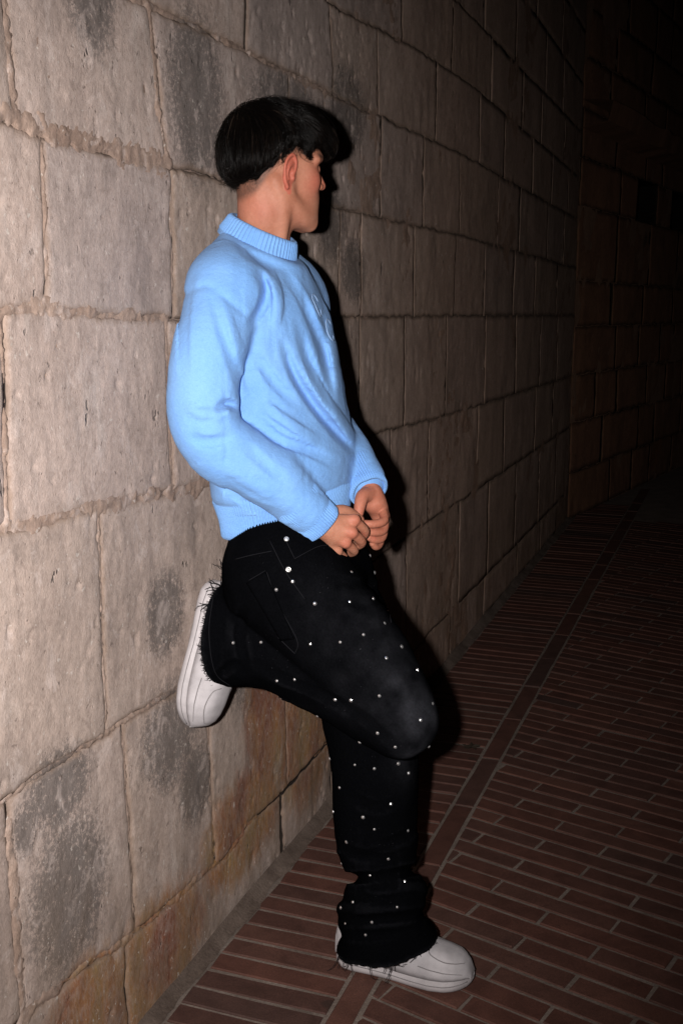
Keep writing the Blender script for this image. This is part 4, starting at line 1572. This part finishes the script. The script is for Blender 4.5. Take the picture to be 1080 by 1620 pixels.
jfold([(618, 945), (575, 955), (525, 945)], .008, .005, 1.83)
jfold([(622, 975), (575, 985), (530, 975)], .008, .004, 1.83)
jfold([(620, 1000), (585, 1008)], .008, .003, 1.83)
jfold([(440, 872), (468, 920), (505, 975), (560, 1055), (610, 1150)], .0035, .0028, 1.78)
jfold([(395, 1075), (440, 1095), (520, 1120)], .014, .006, 1.80)
jfold([(400, 1045), (455, 1075), (560, 1125), (640, 1190)], .012, .006, 1.80)
jfold([(386, 960), (380, 1010), (392, 1070)], .013, .008, 1.80)
jfold([(340, 1075), (370, 1050), (385, 1068)], .010, .006, 1.80)
jfold([(350, 935), (362, 990), (352, 1050)], .012, -.004, 1.80)
for pts, w, dep in (([(500, 1387), (548, 1389), (592, 1388)], .017, .026), ([(612, 1384), (650, 1377), (690, 1370)], .013, .016), ([(592, 1388), (612, 1384)], .013, .009),
                    ([(520, 1330), (570, 1352), (600, 1350)], .012, .006), ([(600, 1340), (640, 1322), (670, 1300)], .013, .005),
                    ([(600, 1408), (650, 1402), (695, 1408)], .018, -.009), ([(510, 1440), (545, 1436), (600, 1446)], .014, -.006),
                    ([(560, 1456), (620, 1452), (690, 1442)], .012, .010), ([(520, 1475), (570, 1480), (630, 1476)], .012, .005),
                    ([(560, 1415), (600, 1425), (640, 1424)], .011, .006), ([(540, 1250), (590, 1275), (640, 1265)], .016, .004)):
    jfold(pts, w, dep, 1.98, .4)

def f_jeans(P, detail=True):
    z = P[:, 2]
    xc = np.interp(z, [.78, .84, .90, .97, 1.04], [.228, .230, .221, .198, .190])
    aa = np.interp(z, [.78, .84, .90, .97, 1.04], [.132, .136, .130, .112, .108])
    bb = np.interp(z, [.78, .84, .90, .97, 1.04], [.168, .172, .166, .144, .138])
    q = ((np.abs(P[:, 0] - xc) / aa) ** 2.2 + (np.abs(P[:, 1]) / bb) ** 2.2) ** (1 / 2.2)
    pel = (q - 1) * aa * .9
    pel = smax(pel, z - 1.03, .01)
    pel = smax(pel, .80 - z, .06)
    ll = tube(P, LEG_L_PTS, LEG_L_RAD)
    th = tube(P, THIGH, THIGH_R)
    sn = tube(P, SHIN, SHIN_R)
    # hems: cut and hollow
    hz = z - (.066 + (P[:, 0] - .36) * .22 + .004 * vnoise(P * 18))
    ll = smax(ll, -hz, .003)
    il = tube(P, LEG_L_PTS[6:], [r - .019 for r in LEG_L_RAD[6:]])
    ll = np.maximum(ll, -np.maximum(il, hz - .022))
    cz = (P - CUFF_R_C) @ CUFF_R_N + .003 * vnoise(P * 20)
    # hem of the raised leg bows back at its ends
    rr = (P - CUFF_R_C) - ((P - CUFF_R_C) @ CUFF_R_N)[:, None] * CUFF_R_N
    cz = cz + 1.9 * np.sum(rr * rr, 1)
    sn = smax(sn, cz - .012, .003)
    isn = tube(P, SHIN[3:], [r - .016 for r in SHIN_R[3:]])
    sn = np.maximum(sn, -np.maximum(isn, -.022 - cz))
    d = smin(smin(pel, th, .03), ll, .022)
    d = smin(d, sn, .006)
    if detail:
        X_, Y_ = pxy(P)
        for cv, w, dep, ym in JFOLDS:
            w = w * 830
            m = np.clip((ym + .03 - P[:, 1]) / .03, 0, 1)
            lo_ = np.min(cv, 0) - 2.6 * w
            hi_ = np.max(cv, 0) + 2.6 * w
            sel = (m > 0) & (X_ > lo_[0]) & (X_ < hi_[0]) & (Y_ > lo_[1]) & (Y_ < hi_[1])
            if sel.any():
                d[sel] += dep * fold_w(X_[sel], Y_[sel], cv, w) * m[sel]
        d = d + .0030 * fbm(P * [13, 13, 10], 3)
    return d

VJ, FJ = polygonize(f_jeans, (-.06, -.28, .0), (.60, .30, 1.045), 0.0045)
VJ = relax(VJ, FJ, 1, .35)
jeans = mesh_obj('jeans', VJ, FJ, M_DENIM, man)
# wear: knee, thigh front, pocket edge
fade = np.zeros(len(VJ))
for (px, py, s_, r_, w_) in ((676, 1130, 1.80, .060, .62), (650, 1090, 1.79, .075, .34), (615, 1010, 1.80, .080, .20), (540, 980, 1.79, .10, .09), (575, 1090, 1.76, .07, .12), (660, 1198, 1.80, .035, .5), (645, 1210, 1.98, .04, .22),
                             (380, 868, 1.85, .035, .35), (410, 880, 1.82, .03, .12), (575, 927, 1.84, .022, .20), (580, 958, 1.84, .022, .22), (590, 990, 1.83, .024, .22)):
    fade = np.maximum(fade, w_ * np.exp(-(np.linalg.norm(VJ - L(px, py, s_), axis=1) / r_) ** 2))
Jn = np.zeros_like(VJ)
fn_ = np.cross(VJ[FJ[:, 1]] - VJ[FJ[:, 0]], VJ[FJ[:, 3]] - VJ[FJ[:, 0]])
for k in range(4):
    np.add.at(Jn, FJ[:, k], fn_)
Jn /= np.linalg.norm(Jn, axis=1)[:, None] + 1e-12
VS2 = relax(VJ, FJ, 8, .6)
ridge = np.sum((VJ - VS2) * Jn, 1)               # worn where the cloth stands proud
fade = fade * (.75 + .5 * fbm(VJ * 40, 3)) + np.clip((ridge - .0004) / .0016, 0, 1) * .12 + .015
attr(jeans, 'fade', fade)

bvh = BVHTree.FromPolygons([tuple(v) for v in VJ], [tuple(int(i) for i in f) for f in FJ])
def hit(px, py):
    dl_ = RZ @ ray(px, py)
    r = bvh.ray_cast(Vector(CAM_L), Vector(dl_))
    if r[0] is None:
        return None
    nn = A(r[1])
    if nn @ dl_ > 0:
        nn = -nn
    return A(r[0]), nn

def surface_ribbon(name, pts, r, mat, parent, off=.0008, nseg=6):
    mb = MB()
    out = []
    for p in catmull(pts, nseg):
        h_ = hit(*p)
        if h_ is not None:
            out.append(h_[0] + h_[1] * off)
    if len(out) > 2:
        mb.wire(out, r, r, 5)
        return mb.build(name, mat, parent)

# back pocket patch
def patch(name, corners, nu, nv, off, mat, parent):
    c = [A(q, float) for q in corners]
    rows = []
    for i in range(nu):
        u = i / (nu - 1)
        row = []
        for k in range(nv):
            v = k / (nv - 1)
            p = (c[0] * (1 - u) + c[1] * u) * (1 - v) + (c[3] * (1 - u) + c[2] * u) * v
            h_ = hit(*p)
            row.append(None if h_ is None else h_[0] + h_[1] * off)
        rows.append(row)
    V, F, ix = [], [], {}
    for i in range(nu):
        for k in range(nv):
            if rows[i][k] is not None:
                ix[i, k] = len(V)
                V.append(rows[i][k])
    for i in range(nu - 1):
        for k in range(nv - 1):
            q = [(i, k), (i + 1, k), (i + 1, k + 1), (i, k + 1)]
            if all(a in ix for a in q):
                p4 = [V[ix[a]] for a in q]
                if max(np.linalg.norm(p4[0] - p4[2]), np.linalg.norm(p4[1] - p4[3])) < .035:
                    F.append(tuple(ix[a] for a in q))
    o = mesh_obj(name, V, F, mat, parent)
    attr(o, 'fade', np.full(len(V), .02))
    sd_ = o.modifiers.new('thick', 'SOLIDIFY')
    sd_.thickness = .003
    return o
patch('back_pocket', [(392, 922), (420, 904), (466, 1010), (446, 1012)], 8, 22, .0022, M_DENIM, jeans)
for pts in ([(394, 918), (420, 903)], [(422, 905), (440, 955), (470, 1012), (467, 1034)], [(440, 1008), (467, 1034)], [(427, 856), (452, 905), (482, 948)], [(372, 885), (400, 878), (430, 872)],
            [(452, 855), (466, 884)], [(466, 884), (500, 866), (520, 862)], [(338, 940), (331, 1000), (340, 1062), (366, 1086)], [(604, 900), (612, 950), (618, 985)]):
    pp = pts if len(pts) > 2 else [pts[0], (A(pts[0]) + A(pts[1])) / 2, pts[1]]
    surface_ribbon('stitching', pp, .0008, M_SEAM, jeans)

# crystals
STUDS = [(463, 920), (437, 933), (498, 955), (553, 952), (592, 906), (590, 947), (556, 905), (620, 964), (599, 879), (608, 986), (491, 1019), (538, 1016), (611, 1041), (635, 1023),
         (369, 1017), (413, 1016), (466, 1075), (438, 1077), (530, 1107), (555, 1108), (600, 1101), (684, 1113), (421, 1109), (496, 1133), (468, 1144), (665, 1139), (597, 1160), (569, 1174), (625, 1182), (684, 1181),
         (630, 1208), (646, 1223), (561, 1210), (522, 1200), (592, 1216), (537, 1246), (618, 1272), (574, 1293), (592, 1312), (645, 1314), (548, 1332), (527, 1284), (614, 1359), (530, 1366), (585, 1385), (558, 1427),
         (628, 1435), (539, 1436), (546, 1461), (588, 1459), (578, 1479), (640, 1394), (575, 1004), (660, 1060)]
def gem_mesh():
    bm = bmesh.new()
    n = 8
    r = .0036
    rings = [[bm.verts.new((r * math.cos(k * 2 * math.pi / n), r * math.sin(k * 2 * math.pi / n), 0)) for k in range(n)],
             [bm.verts.new((r * math.cos((k + .5) * 2 * math.pi / n), r * math.sin((k + .5) * 2 * math.pi / n), .0012)) for k in range(n)],
             [bm.verts.new((r * .55 * math.cos(k * 2 * math.pi / n), r * .55 * math.sin(k * 2 * math.pi / n), .0026)) for k in range(n)]]
    for k in range(n):
        k2 = (k + 1) % n
        bm.faces.new((rings[0][k], rings[0][k2], rings[1][k]))
        bm.faces.new((rings[0][k2], rings[1][k2], rings[1][k]))
        bm.faces.new((rings[1][k], rings[1][k2], rings[2][k2]))
        bm.faces.new((rings[1][k], rings[2][k2], rings[2][k]))
    top = bm.verts.new((0, 0, .0031))
    for k in range(n):
        bm.faces.new((rings[2][k], rings[2][(k + 1) % n], top))
    me = bpy.data.meshes.new('rhinestone')
    bm.to_mesh(me)
    bm.free()
    me.materials.append(M_GEM)
    return me
GEM = gem_mesh()
dirl = RZ @ ray(540, 1000)
for i, (px, py) in enumerate(STUDS):
    h_ = hit(px, py)
    k = 0
    while h_ is None and k < 8:
        k += 1
        h_ = hit(px - 2 * k if px > 560 else px + 2 * k, py)
    if h_ is None:
        continue
    o = bpy.data.objects.new('rhinestone', GEM)
    C.objects.link(o)
    o.parent = jeans
    o.location = h_[0] - h_[1] * .0002
    q = Vector(h_[1] + RNG.normal(0, .14, 3)).to_track_quat('Z', 'Y')
    jq = Matrix.Rotation(random.uniform(0, 6.28), 4, 'Z')
    sc_ = random.uniform(.75, 1.1)
    o.rotation_euler = (q.to_matrix().to_4x4() @ jq).to_euler()
    o.scale = (sc_,) * 3

def disc(name, px, py, r, hgt, mat, parent):
    h_ = hit(px, py)
    if h_ is None:
        return
    n = 18
    prof = [(1, 0), (1, .5), (.85, .9), (.7, .8), (.5, .75), (.42, 1.0), (0.05, 1.0)]
    rings = []
    for rr, zz in prof:
        a = np.arange(n) * 2 * math.pi / n
        rings.append(np.stack([r * rr * np.cos(a), r * rr * np.sin(a), np.full(n, zz * hgt)], 1))
    V, F = loft(rings)
    F.append(tuple(range((len(prof) - 1) * n, len(prof) * n)))
    o = mesh_obj(name, V, F, mat, parent)
    o.location = h_[0] - h_[1] * .0003
    o.rotation_euler = Vector(h_[1]).to_track_quat('Z', 'Y').to_euler()
disc('rivet', 453, 853, .0048, .0030, M_METAL, jeans)
disc('rivet', 456, 901, .0052, .0030, M_METAL, jeans)

# frayed hems
fr_ = MB()
def thread(p, d, ln, curl, r=.00055):
    pts = [p]
    d = d / np.linalg.norm(d)
    for k in range(6):
        d = d + RNG.normal(0, curl, 3)
        d /= np.linalg.norm(d)
        pts.append(pts[-1] + d * ln / 6)
    fr_.wire(pts, r, r * .6, 4)
zj = VJ[:, 2] - (.066 + (VJ[:, 0] - .36) * .22)
selL = np.where((np.abs(zj) < .006) & (VJ[:, 2] < .16) & (VJ[:, 0] > .22))[0]
rrj = (VJ - CUFF_R_C) - ((VJ - CUFF_R_C) @ CUFF_R_N)[:, None] * CUFF_R_N
czj = (VJ - CUFF_R_C) @ CUFF_R_N + 1.9 * np.sum(rrj * rrj, 1)
selR = np.where((np.abs(czj - .012) < .007) & (np.linalg.norm(rrj, axis=1) < .14) & (VJ[:, 0] < .2))[0]
for i in RNG.choice(selL, 200):
    thread(VJ[i], A([0, 0, -1]) + RNG.normal(0, .5, 3), abs(RNG.normal(0, .003)) + .002, .35)
for i in RNG.choice(selL, 24):
    thread(VJ[i], A([0, -.2, -1]) + RNG.normal(0, .4, 3), RNG.uniform(.020, .048), .42, .0009)
cR = CUFF_R_C
for i in RNG.choice(selR, 520):
    ov = VJ[i] - cR
    thread(VJ[i], CUFF_R_N * .8 + ov / (np.linalg.norm(ov) + 1e-6) * .5 + RNG.normal(0, .45, 3), abs(RNG.normal(0, .006)) + .003, .35)
for (px, py, dx, dy) in ((352, 905, -.1, 1), (348, 908, -.3, 1), (356, 903, .1, 1), (344, 913, -.2, .9), (338, 922, -.8, .8), (334, 932, -1, .3), (330, 946, -1, .3), (324, 982, -1, -.4), (324, 986, -1, .1), (345, 909, -.6, .9), (340, 925, -1, .1)):
    dd = np.linalg.norm(VJ[selR] - L(px, py, 1.86), axis=1)
    p = VJ[selR[np.argmin(dd)]]
    for k in range(2):
        thread(p + RNG.normal(0, .002, 3), A([dx * .94, -.25, dy]) + RNG.normal(0, .15, 3), RNG.uniform(.022, .040), .25, .0009)
th_ = fr_.build('frayed_threads', M_THREAD, jeans)
th_['kind'] = 'stuff'

# ---- shoes: built in a frame with x heel->toe, y to the left, z up from the sole
def shoe_half(x):
    """half widths (outer, inner) of the sole at x in 0..1"""
    xs = [0, .01, .03, .07, .15, .30, .45, .60, .72, .82, .89, .94, .97, .99, 1.0]
    w = [.003, .013, .022, .030, .035, .034, .037, .045, .050, .0495, .043, .033, .0235, .0135, .003]
    return np.interp(x, xs, w)
def shoe(name, loc, M3, label=None):
    root = empty(name)
    root.parent = man
    root.matrix_local = Matrix.Translation(Vector(loc)) @ Matrix([[*M3[0], 0], [*M3[1], 0], [*M3[2], 0], [0, 0, 0, 1]])
    LEN = .300
    xs = (1 - np.cos(np.linspace(0, math.pi, 60))) / 2
    def bottom(x):
        return np.interp(x, [0, .03, .08, .3, .5, .72, .86, .93, .97, .99, 1.0], [.014, .005, .0, .001, .001, 0, .003, .007, .012, .018, .024])
    def soletop(x):
        return np.interp(x, [0, .03, .1, .3, .5, .75, .9, .96, .985, 1.0], [.032, .040, .040, .036, .034, .036, .038, .038, .035, .028])
    def lat(x):
        return np.interp(x, [0, .3, .6, .85, 1.0], [0, -.002, 0, .004, .008])
    # sole: rings round the length axis
    rings = []
    m = 36
    for x in xs:
        w = shoe_half(x)
        zb, zt_ = bottom(x), soletop(x)
        a = np.arange(m) * 2 * math.pi / m
        ca, sa = np.cos(a), np.sin(a)
        sx = np.sign(ca) * np.abs(ca) ** .55
        sz = np.sign(sa) * np.abs(sa) ** .62
        bulge = 1 + .05 * np.exp(-((sz + .1) / .5) ** 2)
        groove = -.0022 * np.exp(-((sz - .42) / .14) ** 2) * (np.abs(ca) > .3)
        rings.append(np.stack([np.full(m, x * LEN), lat(x) + (w + groove) * sx * bulge, (zb + zt_) / 2 + (zt_ - zb) / 2 * sz], 1))
    V, F = loft(rings, True, True)
    mesh_obj('sole', V, F, M_SOLE, root)
    # upper: rings across the foot, open towards the ankle
    rings = []
    hx = [0, .02, .06, .15, .28, .38, .48, .58, .70, .80, .88, .93, .96, .98, .99]
    hh = [.060, .078, .090, .096, .098, .098, .096, .088, .078, .070, .062, .053, .044, .032, .022]
    m = 30
    for x in (1 - np.cos(np.linspace(.2, math.pi - .22, 72))) / 2:
        w = shoe_half(min(max(x, .02), .98)) * .95 - .0012
        h_ = np.interp(x, hx, hh) - .020
        zb = soletop(x) - .004
        a = np.linspace(0, math.pi, m)
        ca, sa = np.cos(a), np.sin(a)
        y = np.sign(ca) * np.abs(ca) ** .72 * w
        z = sa ** .78 * h_
        # flare in towards the ankle
        y = y * (1 - .34 * np.clip(z / .075, 0, 1) ** 2 * (x < .5))
        g = np.zeros(m)
        # seams of the panels as shallow steps
        zr = z / (h_ + 1e-6)
        g += .0016 * (zr < .34) * (x > .30)                                   # mudguard round the toe
        g += .0014 * ((x - .34) * 1.5 + zr * .55 > .17) * ((x < .64)) * (zr > .30) * (zr < .90)
        g += .0016 * (x < .20) * (zr < .75)
        yy = y + np.sign(y) * g
        rings.append(np.stack([np.full(m, x * LEN), lat(x) + yy, zb + z + g * .6], 1))
    V, F = loft(rings, closed=False)
    F = [f[::-1] for f in F]
    n0_ = len(V) - m
    V = np.concatenate([V, V[n0_:].mean(0)[None]])
    F += [(n0_ + k + 1, n0_ + k, len(V) - 1) for k in range(m - 1)]
    up_ = mesh_obj('upper', V, F, M_LEATHER, root)
    sd_ = up_.modifiers.new('thick', 'SOLIDIFY')
    sd_.thickness = .002
    # perforated toe: tiny holes
    mb = MB()
    for i in range(8):
        for k in range(7):
            x = .735 + i * .017
            yv = (k - 3) * .0062
            w = shoe_half(x) * .95
            h_ = np.interp(x, hx, hh) - .020
            ca = np.clip(abs((yv) / w), 0, .99) ** (1 / .72)
            sa = math.sqrt(1 - ca * ca)
            z = soletop(x) - .004 + sa ** .78 * h_
            mb.add([(x * LEN + .0010 * math.cos(q), lat(x) + yv + .0010 * math.sin(q), z + .0012) for q in np.arange(6) * math.pi / 3], [tuple(range(6))])
    o = mb.build('perforations', M_SEAM, up_, False)
    o['kind'] = 'stuff'
    # welt line between sole and upper, seams and laces
    mb = MB()
    xw = (1 - np.cos(np.linspace(.25, math.pi, 44))) / 2
    side = [(x * LEN * (1 if x < .9 else .997), lat(x) - (shoe_half(x) * .965), soletop(x) + .0005) for x in xw]
    side += [(x * LEN * (1 if x < .9 else .997), lat(x) + (shoe_half(x) * .965), soletop(x) + .0005) for x in xw[::-1][1:]]
    mb.wire(side, .0016, .0016, 6)
    mb.build('welt', M_SOLE, root)
    mb = MB()
    side = [(x * LEN, lat(x) + sg * shoe_half(x) * 1.046, bottom(x) + (soletop(x) - bottom(x)) * .60) for sg, xx in ((-1, xw[3:-5]), (1, xw[3:-5][::-1])) for x in xx]
    k_ = len(side) // 2
    mb.wire(side[:k_], .0009, .0009, 5)
    mb.wire(side[k_:], .0009, .0009, 5)
    mb.build('sole_line', M_SHOESEAM, root)
    def on_upper(x, zr, sgn, lift=.0012):
        w = shoe_half(min(max(x, .02), .98)) * .95 - .0012
        h_ = np.interp(x, hx, hh) - .020
        sa = np.clip(zr, 0, 1) ** (1 / .78)
        ca = math.sqrt(max(0, 1 - sa * sa))
        y = ca ** .72 * w * (1 - .34 * np.clip(zr * h_ / .075, 0, 1) ** 2 * (x < .5))
        return (x * LEN, lat(x) + sgn * (y + lift + .0012), soletop(x) - .004 + zr * h_ + lift * .8)
    for sgn in (-1, 1):
        for ln in ([(.34, .36), (.45, .40), (.56, .42), (.66, .40), (.78, .38), (.90, .36), (.965, .34)],
                   [(.66, .93), (.635, .75), (.60, .60), (.50, .52), (.40, .58), (.33, .70)],
                   [(.69, .98), (.72, .86), (.80, .78), (.88, .80), (.935, .92), (.945, .995)],
                   [(.22, .05), (.20, .40), (.16, .70), (.08, .85)]):
            mb = MB()
            A_ = catmull([A(q) for q in ln], 6)
            mb.wire([on_upper(q[0], q[1], sgn) for q in A_], .0011, .0011, 5)
            mb.build('seam', M_SHOESEAM, up_)
    for k in range(6):
        x = .63 - k * .045
        w = shoe_half(x) * .95
        h_ = np.interp(x, hx, hh) - .020
        mb = MB()
        pts = []
        for a in np.linspace(1.0, math.pi - 1.0, 12):
            ca, sa = math.cos(a), math.sin(a)
            pts.append((x * LEN + (.006 if k % 2 else -.006) * ca, lat(x) + np.sign(ca) * abs(ca) ** .72 * w * .92, soletop(x) - .002 + sa ** .78 * h_ + .0016))
        mb.wire(pts, .0026, .0026, 6)
        mb.build('lace', M_LACE, root)
    return root

# standing foot
shoe('shoe', (L(533, 1530, 1.985)[0], L(533, 1530, 1.985)[1] + .0, .001), np.eye(3))
# raised foot: toes down, sole flat to the wall
toe = L(292, 1140, 1.845)
heel = L(345, 912, 1.93)
toe[0] = .008
heel[0] = .036
toe[1] -= .022
heel[1] -= .022
xa = toe - heel
xa /= np.linalg.norm(xa)
za = A([1.0, -.10, 0.0])
za = za - xa * (za @ xa)
za /= np.linalg.norm(za)
ya = np.cross(za, xa)
M3 = np.stack([xa, ya, za], 1)
shoe('shoe', tuple(toe - xa * .300), M3)

# a small dry leaf on the border bricks
r_ = ray(745, 1184)
lp = CO + r_ * (-CO[2] / r_[2])
mb = MB()
angs = np.linspace(0, 2 * math.pi, 22)[:-1]
V = [(0, 0, .004)]
for k, a in enumerate(angs):
    rr = (.020 + .016 * abs(math.cos(2.5 * a))) * (1.0 if k % 2 else .72)
    V.append((rr * math.cos(a), rr * math.sin(a) * .8, .003 + .007 * math.sin(3 * a) ** 2))
mb.add(V, [(0, 1 + k, 1 + (k + 1) % len(angs)) for k in range(len(angs))])
mb.wire([(-.02, 0, .006), (-.038, .004, .010), (-.048, .010, .004)], .0012, .0008, 5)
leaf = mb.build('fallen_leaf', M_LEAF, None, False)
leaf.location = (lp[0], lp[1], .0015)
leaf['label'] = 'small dark dry leaf lying on the brick border beside the raised knee'
leaf['category'] = 'leaf'
